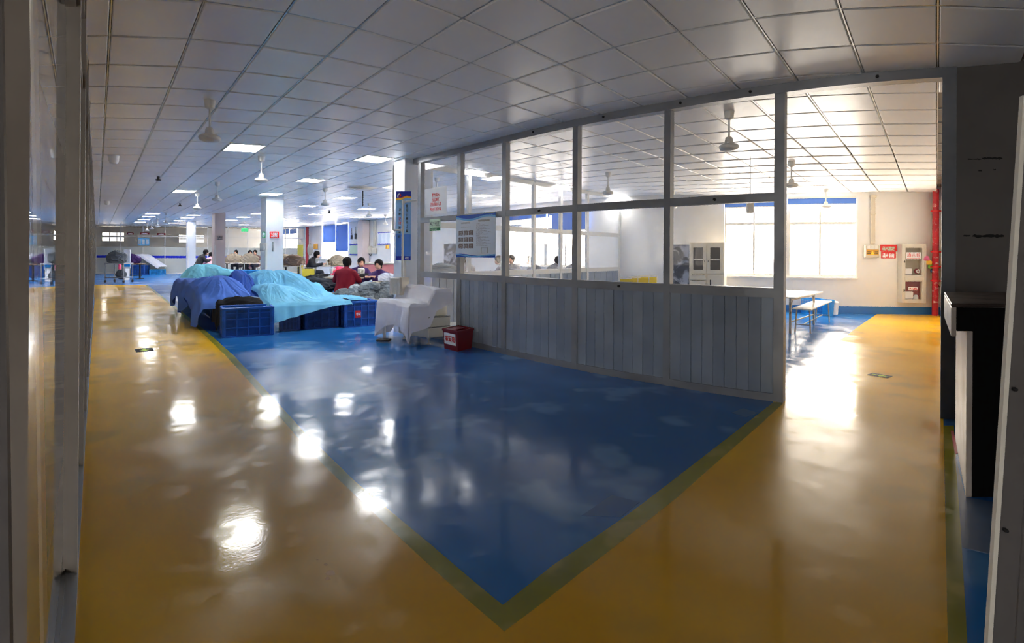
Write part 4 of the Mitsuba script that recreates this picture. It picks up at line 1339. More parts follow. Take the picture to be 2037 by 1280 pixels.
# pink worktop running behind them along the window wall
q0, q1 = at(722, 546, 14.9), at(790, 546, 14.9)
wt = thing('work_bench', 'long bench with a pink front below the window behind the seated people', 'bench')
mat('laminate_pink', (232, 150, 148), .4)
put('top', M().cbox([(q0[0] + q1[0]) / 2, q0[1], 1.05], [q1[0] - q0[0] + .2, .5, .04], .006), 'frame_cream', wt)
put('front_panel', M().cbox([(q0[0] + q1[0]) / 2, q0[1] - .2, .87], [q1[0] - q0[0] + .1, .03, .32], .004), 'laminate_pink', wt)
for s in (0, 1):
    put('leg', M().cbox([(q0, q1)[s][0], q0[1], .515], [.05, .4, 1.03], .006), 'frame_cream', wt)

# the man in black and his table
MB = at(613, 540, 19.5)
person('side', (MB[0], MB[1], .04), -math.pi / 2 + .2, 'jacket_black', 'person in a black hooded jacket leaning over a sewing table in front of the blind', 1.08)
chair_at((MB[0] - .02, MB[1]), -math.pi / 2 + .2, 'pad_yellow', 'chair under the person in the black jacket')
CY = at(607, 550, 15.2)
chair_at((CY[0], CY[1]), math.pi - .1, 'pad_yellow', 'chair with a yellow back and pale frame among the black garments')
dd = at(656, 528, 19.75)
desk(dd, 0.0, 1.25, .6, .86, 'sewing table with a machine in front of the half drawn blind')
machine((at(640, 524, 19.6)[0], 19.65), 0, .86, 'white sewing machine in front of the person in black', s=.9)
hp = at(668, 520, 19.8)
heap('khaki_garment', (hp[0] + .05, hp[1], .86), (.62, .4, .36), 'garment_khaki', 'tall khaki garment heap right of the sewing machine under the blind', seed=0)
# far stations
STA = [(470, 524, 27.5, 'khaki garments on the far table between the two columns', 'pinkish column', 0), (503, 524, 27.0, 'khaki garments on the far table just left of the white column', 'white column', 1),
       (572, 525, 23.0, 'khaki garments on the table right of the white column', 'right of the column', 2), (592, 526, 22.0, 'brownish garments on the table beside the yellow green board', 'green board', 3)]
for px, py, y, lb, wh, sd in STA:
    c = at(px, py, y)
    desk((c[0], c[1]), 0, 1.15, .62, .8, ['far sewing table behind the pinkish column', 'far sewing table left of the white column', 'sewing table just right of the white column', 'sewing table by the bright doorway'][sd])
    heap('khaki_garment', (c[0] - .15, c[1], .8), (.85, .5, .42), ['garment_khaki', 'garment_khaki', 'garment_khaki', 'garment_brown'][sd], lb, seed=sd)
for px, y, ps, jk, lb, an in [(394, 24.6, 'bent', 'jacket_black', 'person in black bending over work between the two far columns', -.6), (418, 26.4, 'bent', 'jacket_pink', 'person in pale pink seated just left of the pinkish column', .4),
                              (476, 28.6, 'bent', 'jacket_patterned', 'person in a patterned brown top between the pinkish and white columns', math.pi), (497, 28.2, 'side', 'jacket_pink', 'person in a white and pink top left of the white column', math.pi + .5), (509, 29.4, 'front', 'jacket_patterned', 'person in a patterned top nearest the left edge of the white column', math.pi)]:
    c = at(px, 515, y)
    person(ps, (c[0], c[1], -.06 if px == 418 else .06), an, jk, lb, 1.1)
    stool(c, 'stool under the ' + lb, .48)
for px, py, y, lb in [(470, 536, 25.2, 'blue covered crate in front of the far table behind the columns'), (505, 536, 24.8, 'blue covered crate just left of the white column'), (568, 535, 20.6, 'bright blue crate right of the white column'), (630, 536, 17.8, 'bright blue crate behind the yellow backed chair')]:
    c = at(px, py, y)
    crate((c[0], c[1]), .0, 1.0, .6, .5, 'crate_sky', lb)
# white covered machine beside the pillar, described below

# --- the white covered machine beside the pillar
A_, B_, C_ = np.array([-2.10, 8.52]), np.array([-1.47, 7.82]), np.array([-.93, 8.12])
LS, LT = np.linalg.norm(B_ - A_), np.linalg.norm(C_ - B_)


def tplan(s, t):
    s, t = np.asarray(s, float)[..., None], np.asarray(t, float)[..., None]
    return A_ + (B_ - A_) * s / LS + (C_ - B_) * t / LT


def ztab(s, t):
    q = np.clip((t / LT - .38) / .22, 0, 1)
    return .615 + .2 * q * q * (3 - 2 * q) + .02 * np.exp(-((s - .5) / .12) ** 2 - ((t - .3) / .1) ** 2)


drape('dust_sheet', (0, LS), (0, LT), ztab, (.60, .42, .46, .02), 'cloth_white', 'white dust sheet thrown over the machine beside the red bin', seed=14, fold=.045, wr=.022, n=(150, 120), u=1.0, plan=tplan,
      hem=lambda s, t, lo: np.where(lo, .98 - .2 * t, 1.0 - .45 * t) if s == 'a' else np.where(lo, 1.35 - .42 * np.sin(np.clip(t, 0, 1) * np.pi * .9) - .3 * t, 1))
mc = thing('inspection_machine', 'pale boxy machine on castors under the white dust sheet', 'machine')
E0, E1, E2 = np.array([-1.215, 7.86]), np.array([-1.78, 8.42]), np.array([-.98, 8.06])
dr_ = (E2 - E0) / np.linalg.norm(E2 - E0)
dl_ = (E1 - E0) / np.linalg.norm(E1 - E0)
mat('machine_cream', stained((216, 214, 200), (206, 203, 190), 2), .35)
mat('machine_edge', (120, 122, 120), .4)


def prism(c0, e1, l1, e2, l2, z0, z1):
    q = [c0, c0 + e1 * l1, c0 + e1 * l1 + e2 * l2, c0 + e2 * l2]
    v = np.array([[*p, z] for z in (z0, z1) for p in q])
    f = np.array([[0, 3, 2, 1], [4, 5, 6, 7], [0, 1, 5, 4], [1, 2, 6, 5], [2, 3, 7, 6], [3, 0, 4, 7]])
    if np.cross(e1, e2) < 0:
        f = f[:, ::-1]
    return v, f


def prism_r(c0, e1, l1, e2, l2, z0, z1, r=.008):
    """The same with softened edges: the hull of inset copies."""
    P = []
    for s, i in ((r, 0), (0, 1), (0, 2), (r, 3)):
        pass
    for (d1, d2, dz) in ((r, r, 0), (0, r, r), (r, 0, r)):
        for a in (d1, l1 - d1):
            for b in (d2, l2 - d2):
                for z in (z0 + dz, z1 - dz):
                    P.append([*(c0 + e1 * a + e2 * b), z])
    c = trimesh.convex.convex_hull(np.array(P))
    return np.array(c.vertices), np.array(c.faces)


LW, LD = .40, .78
put('base', prism_r(E0, dr_, LW, dl_, LD, .10, .245), 'machine_cream', mc)
put('seam', prism(E0 + (dr_ + dl_) * .006, dr_, LW - .012, dl_, LD - .012, .245, .255), 'machine_edge', mc)
put('body', prism_r(E0 + dr_ * .0 + dl_ * .02, dr_, LW, dl_, LD - .04, .255, .395), 'machine_cream', mc)
put('seam', prism(E0 + (dr_ + dl_) * .01, dr_, LW - .02, dl_, LD - .03, .395, .405), 'machine_edge', mc)
put('body', prism_r(E0 + dl_ * .1, dr_, LW, dl_, LD - .16, .405, .585), 'machine_cream', mc)
for u_, w_ in ((.05, .06), (LW - .06, .06), (.05, LD - .08), (LW - .06, LD - .08)):
    p = E0 + dr_ * u_ + dl_ * w_
    cw = M().add(*lathe([(0, .0), (.028, .004), (.022, .016), (.009, .03), (.009, .07), (.026, .08), (.026, .1), (0, .1)], (p[0], p[1], 0), 12))
    put('foot', cw, 'tee_metal', mc, 30)
put('table', prism_r(A_ + (C_ - B_) * .05, (B_ - A_) / LS, LS * .95, (C_ - B_) / LT, LT * .9, .585, .605), 'machine_cream', mc)
for q in (A_ + (B_ - A_) * .06 + (C_ - B_) * .1, A_ + (B_ - A_) * .06 + (C_ - B_) * .85):
    put('leg', M().cbox([q[0], q[1], .29], [.04, .04, .58], .005), 'frame_white', mc)
put('pedal', M().cbox([-1.92, 8.1, .035], [.2, .14, .03], .01), 'rubber_dark', mc)

# --- the red bin
rb = thing('waste_bin', 'red square bin with a white paper label at the foot of the partition', 'bin')
mat('bin_red', (108, 16, 24), .4)
o_, l_, r_ = [onz(*q) * [.985, .985, 1] for q in ((910, 697), (884, 690.5), (938, 690))]
hz = .285
el, er = (l_ - o_)[:2], (r_ - o_)[:2]
ll, lr = np.linalg.norm(el), np.linalg.norm(er)
el, er = el / ll, er / lr


def bin_ring(z, g):
    c = [(-g, -g), (ll + g, -g), (ll + g, lr + g), (-g, lr + g)]
    return [[*(o_[:2] + el * a + er * b), z] for a, b in c]


V = bin_ring(0, 0) + bin_ring(hz - .03, .02) + bin_ring(hz - .03, .03) + bin_ring(hz, .03) + bin_ring(hz, .012) + bin_ring(.02, -.012)
Fq = []
for k in range(5):
    for i in range(4):
        j = (i + 1) % 4
        Fq.append([k * 4 + i, k * 4 + j, k * 4 + 4 + j, k * 4 + 4 + i])
Fq += [[3, 2, 1, 0], [20, 21, 22, 23]]
put('body', (np.array(V), np.array(Fq)), 'bin_red', rb)
lid = M().cbox([0, 0, 0], [lr * .9, ll * .55, .012], .004)
v, f = lid.get()
R_ = np.stack([np.append(er, 0), np.append(el, 0), [0, 0, 1]])
cc_ = o_[:2] + el * ll * .68 + er * lr * .5
put('lid_flap', (v @ R_ + [cc_[0], cc_[1], hz - .012], f), 'bin_red', rb)
nb = np.array([el[1], -el[0]])
if nb @ np.array([0, -1]) < 0:
    nb = -nb
pl = o_[:2] + el * ll * .97
fr_ = frame_at([pl[0] + nb[0] * .0175, pl[1] + nb[1] * .0175, hz - .05], -el, np.append(-nb * -.07, 1) / np.linalg.norm([*nb * .07, 1]))
put('paper_label', placed(sheet_of(rect(.01, ll * .9, -.16, 0), .002), fr_, .004), 'paper', rb)
put('lettering', placed(sheet_of(glyphs('报废箱', .075, ll * .22, .16, pen=.15)), fr_, .0065, ll * .13, -.04), 'ink_red', rb)

# --- dining room: tables, benches, cabinet
mat('table_white', (236, 234, 228), .22, .6)
mat('steel_leg', stained((168, 164, 156), (120, 104, 86), 14, .5, .8), .35, metal=.4)


def dining_table(c, ang, L, W, h, label):
    t = thing('dining_table', label, 'table')
    R, p0 = rz(ang).T, np.array([c[0], c[1], 0])
    def pt_(nm, mm, m_, sm=False):
        v, f = mm.get()
        put(nm, (v @ R + p0, f), m_, t, sm)
    pt_('tabletop', M().cbox([0, 0, h - .012], [L, W, .024], .006), 'table_white')
    pt_('apron', M().cbox([0, W / 2 - .12, h - .05], [L - .3, .03, .05], .004).cbox([0, -W / 2 + .12, h - .05], [L - .3, .03, .05], .004), 'steel_leg')
    for sx_ in (-1, 1):
        for sy_ in (-1, 1):
            pt_('leg', M().cbox([sx_ * (L / 2 - .17), sy_ * (W / 2 - .12), h / 2 - .02], [.035, .035, h - .04], .004), 'steel_leg')
            pt_('brace', M().tube([[sx_ * (L / 2 - .17), sy_ * (W / 2 - .12), h - .25], [sx_ * (L / 2 - .32), sy_ * (W / 2 - .12), h - .05]], .009, 6), 'steel_leg')
    pt_('stretcher', M().cbox([0, W / 2 - .12, .2], [L - .34, .022, .022], .003).cbox([0, -W / 2 + .12, .2], [L - .34, .022, .022], .003), 'steel_leg')
    return t


def bench(c, ang, L, W, h, label):
    t = thing('bench', label, 'bench')
    R, p0 = rz(ang).T, np.array([c[0], c[1], 0])
    def pt_(nm, mm, m_, sm=False):
        v, f = mm.get()
        put(nm, (v @ R + p0, f), m_, t, sm)
    pt_('seat', M().cbox([0, 0, h - .012], [L, W, .024], .005), 'table_white')
    for sx_ in (-1, 1):
        for sy_ in (-1, 1):
            x = sx_ * (L / 2 - .14)
            pt_('leg', M().tube([[x, sy_ * (W / 2 - .05), h - .02], [x + sx_ * .03, sy_ * (W / 2 - .03), 0]], .012, 6), 'steel_leg')
        pt_('crossbar', M().tube([[sx_ * (L / 2 - .12), -W / 2 + .04, .14], [sx_ * (L / 2 - .12), W / 2 - .04, .14]], .009, 6), 'steel_leg')
    pt_('stretcher', M().tube([[-L / 2 + .12, 0, .14], [L / 2 - .12, 0, .14]], .009, 6), 'steel_leg')
    return t


def mid(*p):
    return np.mean(p, 0)


ht = .64
k0, k1 = onz(1582, 592, ht), onz(1637, 580.5, ht)
dv = (k1 - k0)[:2]
ang = math.atan2(dv[1], dv[0])
Lt = float(np.hypot(*dv))
nv = np.array([-dv[1], dv[0]]) / Lt
dining_table((k0 + k1)[:2] / 2 + nv * .5, ang, Lt, 1.0, ht, 'white dining table on steel legs in the corridor opening, the nearer to the yellow floor')
hb = .43
b0_, b1_ = onz(1614, 615.5, hb), onz(1655, 598.5, hb)
dvb = (b1_ - b0_)[:2]
Lb = float(np.hypot(*dvb))
nb_ = np.array([-dvb[1], dvb[0]]) / Lb
bench((b0_ + b1_)[:2] / 2 + nb_ * .15, math.atan2(dvb[1], dvb[0]), Lb, .3, hb, 'long low white bench in front of the dining table')
q0 = onz(1555, 612, hb)
bench(q0[:2] + nb_ * .75 + dvb / Lb * .9, math.atan2(dvb[1], dvb[0]), 2.2, .3, hb, 'white bench behind the partition end post on the far side of the dining table')
c2 = at(1385, 570, 9.6)
dining_table((c2[0], c2[1] + .3), ang + .12, 2.2, 1.0, .74, 'white dining table seen through the glass in front of the filing cabinet')
# blue bin and lattice basket behind the bench
mat('plastic_sky', (30, 140, 216), .35)
mat('plastic_white_bag', (236, 236, 238), .5)
p = onz(1653, 630)
bb = thing('waste_bin', 'bright blue bin with a white bag standing against the window wall', 'bin')
put('body', lathe([(0, .0), (.10, .0), (.13, .34), (.138, .35), (.13, .36), (.12, .35), (.09, .02), (0, .02)], (p[0], p[1] + .12, 0), 20), 'plastic_sky', bb, 40)
put('bag', M().add(*lathe([(0, .03), (.07, .03), (.085, .3), (.06, .33), (0, .3)], (p[0] + .17, p[1] + .16, 0), 14)), 'plastic_white_bag', bb, 40)
p = onz(1630, 628)
bk = thing('basket', 'light blue lattice basket behind the long white bench', 'basket')
x0, x1, yb_ = p[0] - .16, p[0] + .16, p[1] + .1
bs_ = M()
for y in (yb_, yb_ + .35):
    for k in range(12):
        x = x0 + (x1 - x0) * k / 11
        bs_.box(x - .004, x + .004, y - .004, y + .004, .01, .33)
    for k in range(10):
        z = .02 + .031 * k
        bs_.box(x0, x1, y - .004, y + .004, z - .004, z + .004)
for x in (x0, x1):
    for k in range(10):
        z = .02 + .031 * k
        bs_.box(x - .004, x + .004, yb_, yb_ + .35, z - .004, z + .004)
put('lattice', bs_, 'plastic_sky', bk)
put('rim', M().box(x0 - .012, x1 + .012, yb_ - .012, yb_ + .012, .33, .36).box(x0 - .012, x1 + .012, yb_ + .338, yb_ + .362, .33, .36).box(x0 - .012, x0 + .012, yb_, yb_ + .35, .33, .36).box(x1 - .012, x1 + .012, yb_, yb_ + .35, .33, .36).box(x0, x1, yb_, yb_ + .35, 0, .012), 'plastic_sky', bk)

# items on the window wall
def wall_frame(px, py, off=.0, b=B_WIN):
    a, z = onb(b - off, px, py)
    g = G(a, b - off)
    g2 = G(a - .5, b - off)
    r = g2 - g
    r = r / np.hypot(*r)
    sc = ((g + r * .1)[0] * F / (g + r * .1)[1] - g[0] * F / g[1]) / .1
    return frame_at([g[0], g[1], z], r), 1 / sc, g[1] / F


# filing cabinet and dark marbled panel
mat('cabinet_cream', (208, 200, 182), .4)
mat('cabinet_dark', (70, 66, 60), .5)


def marble(p, n, uv):
    t = FB(p.x * 5 + 3 * FB(p.x * 3, p.z * 3, 0, 3), p.z * 7 + 4 * FB(p.x * 4 + 9, p.z * 2, 0, 3), p.y, 4)
    return MX(lin((62, 66, 76)), lin((158, 162, 172)), SS(.42, .66, t))


mat('marbled', mikit.proc(marble), .3)
fr, sx, sy = wall_frame(1372, 483, 1.0)
W_ = 67 * sx
zt = fr(np.zeros((1, 3)))[0][2]
cab = thing('filing_cabinet', 'cream filing cabinet with two glazed doors above three drawers', 'cabinet')


def cb_(nm, x0, x1, z0, z1, y0, y1, m_, par=cab):
    """x along the wall, z from the floor, y towards the reader."""
    mm = M().cbox([(x0 + x1) / 2, (z0 + z1) / 2 - zt, (y0 + y1) / 2], [x1 - x0, z1 - z0, y1 - y0], .004)
    return put(nm, placed(mm, fr), m_, par)


cb_('body', 0, W_, 0, zt, -.42, -.02, 'cabinet_cream')
for i in (0, 1):
    x0, x1 = W_ * (.02 + .49 * i), W_ * (.49 + .49 * i)
    dd_ = cb_('door', x0, x1, zt * .55, zt - .02, -.02, .0, 'cabinet_cream')
    ww = x1 - x0
    cb_('pane', x0 + ww * .2, x1 - ww * .2, zt * .6, zt * .93, .0, .004, 'cabinet_dark', dd_)
    cb_('shelf_edge', x0 + ww * .2, x1 - ww * .2, zt * .745, zt * .757, .004, .007, 'frame_white', dd_)
    cb_('lock', x0 + ww * (.9 if i == 0 else .08) - .008, x0 + ww * (.9 if i == 0 else .08) + .008, zt * .72, zt * .74, .0, .012, 'dark_metal', dd_)
for k in range(3):
    z1 = zt * (.53 - .085 * k)
    d_ = cb_('drawer', W_ * .02, W_ * .48, z1 - zt * .078, z1, -.02, .0, 'cabinet_cream')
    cb_('handle', W_ * .08, W_ * .44, z1 - .012, z1 - .002, .0, .014, 'cabinet_dark', d_)
dd_ = cb_('door', W_ * .52, W_ * .98, zt * .06, zt * .53, -.02, .0, 'cabinet_cream')
cb_('handle', W_ * .6, W_ * .63, zt * .34, zt * .46, .0, .02, 'dark_metal', dd_)
cb_('drawer', W_ * .02, W_ * .48, zt * .06, zt * .265, -.02, .0, 'cabinet_cream')
fr, sx, sy = wall_frame(1333, 487, .9)
zt = fr(np.zeros((1, 3)))[0][2]
mb = thing('marbled_panel', 'tall dark marbled stone panel leaning by the filing cabinet', 'panel')
cb_('slab', 0, 37 * sx, 0, zt, -.06, -.02, 'marbled', mb)
mb2 = thing('marbled_panel', 'grey marbled panel seen through the end pane beside the small green notice', 'panel')
fr, sx, sy = wall_frame(882, 486, .9)
zt = fr(np.zeros((1, 3)))[0][2]
cb_('slab', 0, 24 * sx, 0, zt, -.06, -.02, 'marbled', mb2)

# yellow chairs behind the partition
for i, (px, lb) in enumerate([(1266, 'leftmost of the yellow backed chairs behind the partition'), (1289, 'middle one of the yellow backed chairs behind the partition'), (1306, 'rightmost of the yellow backed chairs behind the partition')]):
    c = at(px, 560, 10.0 + .42 * i)
    chair_at((c[0], c[1] + .25), math.pi + .25, 'pad_yellow', lb)

# roller blinds
mat('blind_blue', (92, 132, 212), .7, .2)


def blind(x0, y0, x1, y1, label, off=.14):
    a0, zt_ = onb(B_WIN - off, x0, y0)
    a1, zb_ = onb(B_WIN - off, x1, y1)
    t = thing('roller_blind', label, 'blind')
    put('fabric', bbox(a1, a0, B_WIN - off - .006, B_WIN - off, zb_, zt_), 'blind_blue', t)
    put('bottom_bar', bbox(a1, a0, B_WIN - off - .015, B_WIN - off + .01, zb_ - .02, zb_), 'frame_white', t)
    put('roller', bbox(a1, a0, B_WIN - off - .03, B_WIN - off + .04, zt_, zt_ + .05), 'frame_white', t)


blind(1442, 401, 1560, 410, 'blue blind rolled up at the top of the left dining room window')
blind(1568, 396, 1703, 405, 'blue blind rolled up at the top of the right dining room window')
blind(1012, 421, 1057, 436, 'blue blind at the left top of the window behind the inner partition')
blind(1060, 421, 1086, 434, 'narrow blue blind second from the left behind the inner partition')
blind(1090, 424, 1170, 456, 'wide blue blind drawn lower behind the inner partition')
blind(643, 450, 667, 481, 'blue blind drawn halfway on the left of the far window')
blind(669, 449, 692, 499, 'blue blind drawn lowest on the right of the far window')
blind(562, 457, 575, 465, 'short blue blind left over the bright doorway')
blind(577, 457, 590, 464, 'short blue blind right over the bright doorway')

# conduit, electric box, red notices, hose cabinet, red pipe
mat('pvc_cream', (206, 196, 176), .45)
fr, sx, sy = wall_frame(1731, 390, .0)
cd = M().cbox([4 * sx, -48 * sy, .03], [8 * sx, 96 * sy, .05], .008).cbox([4 * sx, -2 * sy, .045], [11 * sx, 6 * sy, .06], .008).cbox([4 * sx, -35 * sy, .035], [10 * sx, 4 * sy, .05], .008)
put('conduit', placed(cd, fr), 'pvc_cream', label='cream conduit running down the wall to the electric box', cat='conduit')
fr, sx, sy = wall_frame(1717, 488, .0)
W_, H_ = 28 * sx, 25 * sy
eb = thing('electric_box', 'small electric box with a yellow warning triangle below the conduit', 'electric box')
put('case', placed(M().cbox([W_ / 2, -H_ / 2, .05], [W_, H_, .1], .01), fr), 'pvc_cream', eb)
for k in range(3):
    put('cover', placed(M().cbox([W_ * (.22 + .27 * k), -H_ * .17, .104], [W_ * .24, H_ * .26, .01], .003), fr), 'frame_white', eb)
mat('warn_orange', (206, 146, 40), .4)
mat('warn_yellow', (246, 214, 60), .4)
put('warning_label', placed(sheet_of(rect(W_ * .07, W_ * .93, -H_ * .78, -H_ * .36)), fr, .1005), 'warn_orange', eb)
put('warning_triangle', placed(sheet_of(Polygon([(W_ * .38, -H_ * .74), (W_ * .62, -H_ * .74), (W_ * .5, -H_ * .42)])), fr, .1018), 'warn_yellow', eb)
put('label_lines', placed(sheet_of(unary_union([rect(W_ * .12, W_ * .36, -H_ * .56, -H_ * .52), rect(W_ * .64, W_ * .88, -H_ * .56, -H_ * .52), rect(W_ * .12, W_ * .36, -H_ * .68, -H_ * .64), rect(W_ * .64, W_ * .88, -H_ * .68, -H_ * .64)])), fr, .1018), 'ink_dark', eb)
fr, sx, sy = wall_frame(1751, 487, .0)
W_, H_ = 33 * sx, 13 * sy
np1 = thing('notice', 'upper red notice strip beside the hose cabinet', 'notice')
put('plate', placed(sheet_of(rect(0, W_, -H_, 0), .008), fr, .003), 'sign_red', np1)
put('lettering', placed(sheet_of(glyphs('消火器处', H_ * .55, W_ * .16, .22, pen=.16)), fr, .0115, W_ * .1, -H_ * .3), 'paper_green', np1)
np2 = thing('notice', 'lower red notice with white lettering beside the hose cabinet', 'notice')
put('plate', placed(sheet_of(rect(W_ * .05, W_ * .93, -H_ * 2.08, -H_ * 1.02), .006), fr, .003), 'sign_red', np2)
put('lettering', placed(sheet_of(glyphs('消火专用', H_ * .6, W_ * .15, .2, pen=.18)), fr, .0095, W_ * .13, -H_ * 1.35), 'paper', np2)
fr, sx, sy = wall_frame(1785, 486, .0)
W_, H_ = 48 * sx, 116 * sy
hc = thing('hose_cabinet', 'white framed fire hose cabinet with two glazed doors on the wall by the red pipe', 'cabinet')
mat('cab_frame', (212, 208, 196), .4)
mat('cab_red', (122, 26, 38), .5)
mat('cab_inner', (150, 142, 124), .6)
put('back', placed(M().box(.02, W_ - .02, -H_ + .02, -.02, .004, .02), fr), 'cab_inner', hc)
fm = M()
for x0, x1, y0, y1 in ((0, W_ * .11, -H_, 0), (W_ * .89, W_, -H_, 0), (W_ * .11, W_ * .89, -H_ * .05, 0), (W_ * .11, W_ * .89, -H_, -H_ * .95), (W_ * .11, W_ * .89, -H_ * .62, -H_ * .545)):
    fm.cbox([(x0 + x1) / 2, (y0 + y1) / 2, .085], [x1 - x0, y1 - y0, .16], .006)
put('frame', placed(fm, fr), 'cab_frame', hc)
for i, (y0, y1) in enumerate(((-H_ * .545, -H_ * .05), (-H_ * .95, -H_ * .62))):
    d_ = put('door', placed(M().box(W_ * .11, W_ * .16, y0, y1, .12, .15).box(W_ * .84, W_ * .89, y0, y1, .12, .15).box(W_ * .16, W_ * .84, y1 - .02, y1, .12, .15).box(W_ * .16, W_ * .84, y0, y0 + .02, .12, .15), fr), 'cab_frame', hc)
    v = fr(np.array([[W_ * .16, y0, .14], [W_ * .84, y0, .14], [W_ * .84, y1, .14], [W_ * .16, y1, .14]]))
    put('pane', (v, np.array([[0, 1, 2, 3]])), 'glass', d_)
    put('latch', placed(M().cbox([W_ * .09, (y0 + y1) / 2, .17], [.02, .05, .02], .004), fr), 'dark_metal', d_)
    h_ = y1 - y0
    if i == 0:
        put('side_liner', placed(M().box(W_ * .12, W_ * .2, y0, y1, .02, .1), fr), 'cab_red', hc)
        put('title_card', placed(sheet_of(rect(W_ * .2, W_ * .8, y1 - h_ * .42, y1 - h_ * .18), .003), fr, .141), 'paper', d_)
        put('lettering', placed(sheet_of(glyphs('消火栓', h_ * .14, W_ * .14, .35, pen=.1)), fr, .1445, W_ * .24, y1 - h_ * .2), 'sign_red', d_)
        put('caption', placed(sheet_of(unary_union([rect(W_ * (.23 + .06 * k), W_ * (.27 + .06 * k), y1 - h_ * .405, y1 - h_ * .38) for k in range(9)])), fr, .1445), 'sign_red', d_)
        put('valve', placed(M().add(*lathe([(0, 0), (.05, 0), (.06, .03), (.03, .035), (.03, .06), (0, .06)], (W_ * .74, y0 + h_ * .17, .03), 16)), fr), 'cab_red', hc, 30)
        put('valve_mouth', placed(M().add(*lathe([(.02, .062), (.042, .062), (.042, .07), (.02, .07)], (W_ * .74, y0 + h_ * .17, .03), 16)), fr), 'frame_white', hc, 30)
        put('hose_bundle', placed(M().cbox([W_ * .34, y0 + h_ * .16, .06], [W_ * .36, h_ * .24, .07], .02), fr), 'plastic_white_bag', hc, 30)
    else:
        put('liner', placed(M().box(W_ * .12, W_ * .88, y0, y1, .02, .035), fr), 'cab_red', hc)
        put('hose_bundle', placed(M().cbox([W_ * .36, y0 + h_ * .24, .07], [W_ * .4, h_ * .4, .07], .02), fr), 'plastic_white_bag', hc, 30)
        put('rope_bundle', placed(M().add(*(lambda q: (q[0] * [W_ * .1, h_ * .17, .035] + [W_ * .68, y0 + h_ * .1, .06], q[1]))(LUMPS[2])), fr), 'paper_pale_blue', hc, True)
        put('title_card', placed(sheet_of(rect(W_ * .3, W_ * .68, y1 - h_ * .5, y1 - h_ * .33), .003), fr, .141), 'paper', d_)
        put('lettering', placed(sheet_of(glyphs('灭火器箱', h_ * .1, W_ * .07, .2, pen=.14)), fr, .1445, W_ * .325, y1 - h_ * .365), 'sign_red', d_)
mat('pipe_red', stained((186, 30, 42), (170, 24, 36), 4, c3=(226, 200, 196), s3=16), .35)


def stand_pipe(a, b, r, m_, label, zt_=2.9, clamps=()):
    g = G(a, b)
    t = thing('red_pipe', label, 'pipe')
    put('pipe', M().tube([[g[0], g[1], 0], [g[0], g[1], zt_]], r, 16), m_, t, 40)
    for z in clamps:
        m = M().tube([[g[0], g[1], z - .018], [g[0], g[1], z + .018]], r * 1.35, 16).cbox([g[0] + r * 1.4, g[1], z], [.06, .04, .04], .005).cbox([g[0] - r * 1.4, g[1], z], [.05, .03, .03], .005)
        put('clamp', m, 'sign_red', t, 40)
    return g


gpip = stand_pipe(*(lambda q: (q[0], B_WIN - .35))(onb(B_WIN - .35, 1861, 500)), .062, 'pipe_red', 'red fire pipe with clamps standing in the corner by the hose cabinet', 2.86, [float(onb(B_WIN - .35, 1861, y)[1]) for y in (420, 501, 531, 559)])
# feather duster hung beside the pipe
ds = thing('feather_duster', 'rainbow feather duster hanging between the hose cabinet and the red pipe', 'duster')
for k, c_ in enumerate([(220, 110, 150), (230, 190, 70), (120, 180, 70), (60, 90, 130)]):
    mat(f'fluff_{k}', c_, .8)
    p = at(1843 + 4.5 * k, 516 + 8 * k, gpip[1] + .05)
    v, f = LUMPS[k]
    put('fluff', (v * [.06, .05, .075] + p - [0, 0, .03], f), f'fluff_{k}', ds, True)
put('handle', M().tube([at(1862, 556, gpip[1] + .03), at(1869, 572, gpip[1] + .03)], .008, 6), 'rubber_dark', ds)

# --- right foreground: counter and door frame
mat('counter_top', stained((64, 50, 44), (48, 38, 34), 6), .35)
mat('counter_laminate', stained((176, 166, 158), (150, 136, 124), 2.2), .35)
mat('counter_black', (10, 9, 9), .8, .1)
o_ = onz(1921, 990)[:2]
fw = onz(1900, 872)[:2] - o_
Lc = float(np.hypot(*fw))
ef = fw / Lc
es = np.array([1.0, .03])
es /= np.linalg.norm(es)
ct = thing('reception_counter', 'dark topped counter with a pale front standing against the grey wall', 'counter')
put('front_panel', prism_r(o_, es, .035, ef, Lc, 0, .93, .004), 'counter_laminate', ct)
put('fascia', prism_r(o_ - es * .09, es, .03, ef, Lc, .90, 1.065, .004), 'counter_laminate', ct)
put('countertop', prism_r(o_ - es * .09, es, .56, ef, Lc, 1.065, 1.085, .004), 'counter_top', ct)
put('end_panel', prism_r(o_ + es * .035, es, .42, ef, .02, 0, 1.06, .004), 'counter_black', ct)
put('back_panel', prism_r(o_ + es * .43, es, .02, ef, Lc, 0, 1.06, .004), 'counter_black', ct)
put('under_fascia', prism_r(o_ - es * .06, es, .1, ef, .02, .93, 1.06, .004), 'counter_black', ct)
# the near door frame at the right edge
d2 = thing('door_2', 'grey aluminium door frame with a bright edge at the right, nearest the viewer', None, None, 'structure')


def leaning(pb, pt_, y, w, d):
    """A profile between two directions of the photograph at this distance, w wide and d deep."""
    p0, p1 = at(*pb, y), at(*pt_, y)
    v = np.array([[p[0] + dx, y + dy, p[2]] for p in (p0, p1) for dx, dy in ((0, 0), (w, 0), (w, d), (0, d))])
    f = np.array([[0, 3, 2, 1], [4, 5, 6, 7], [0, 1, 5, 4], [1, 2, 6, 5], [2, 3, 7, 6], [3, 0, 4, 7]])
    return v, f


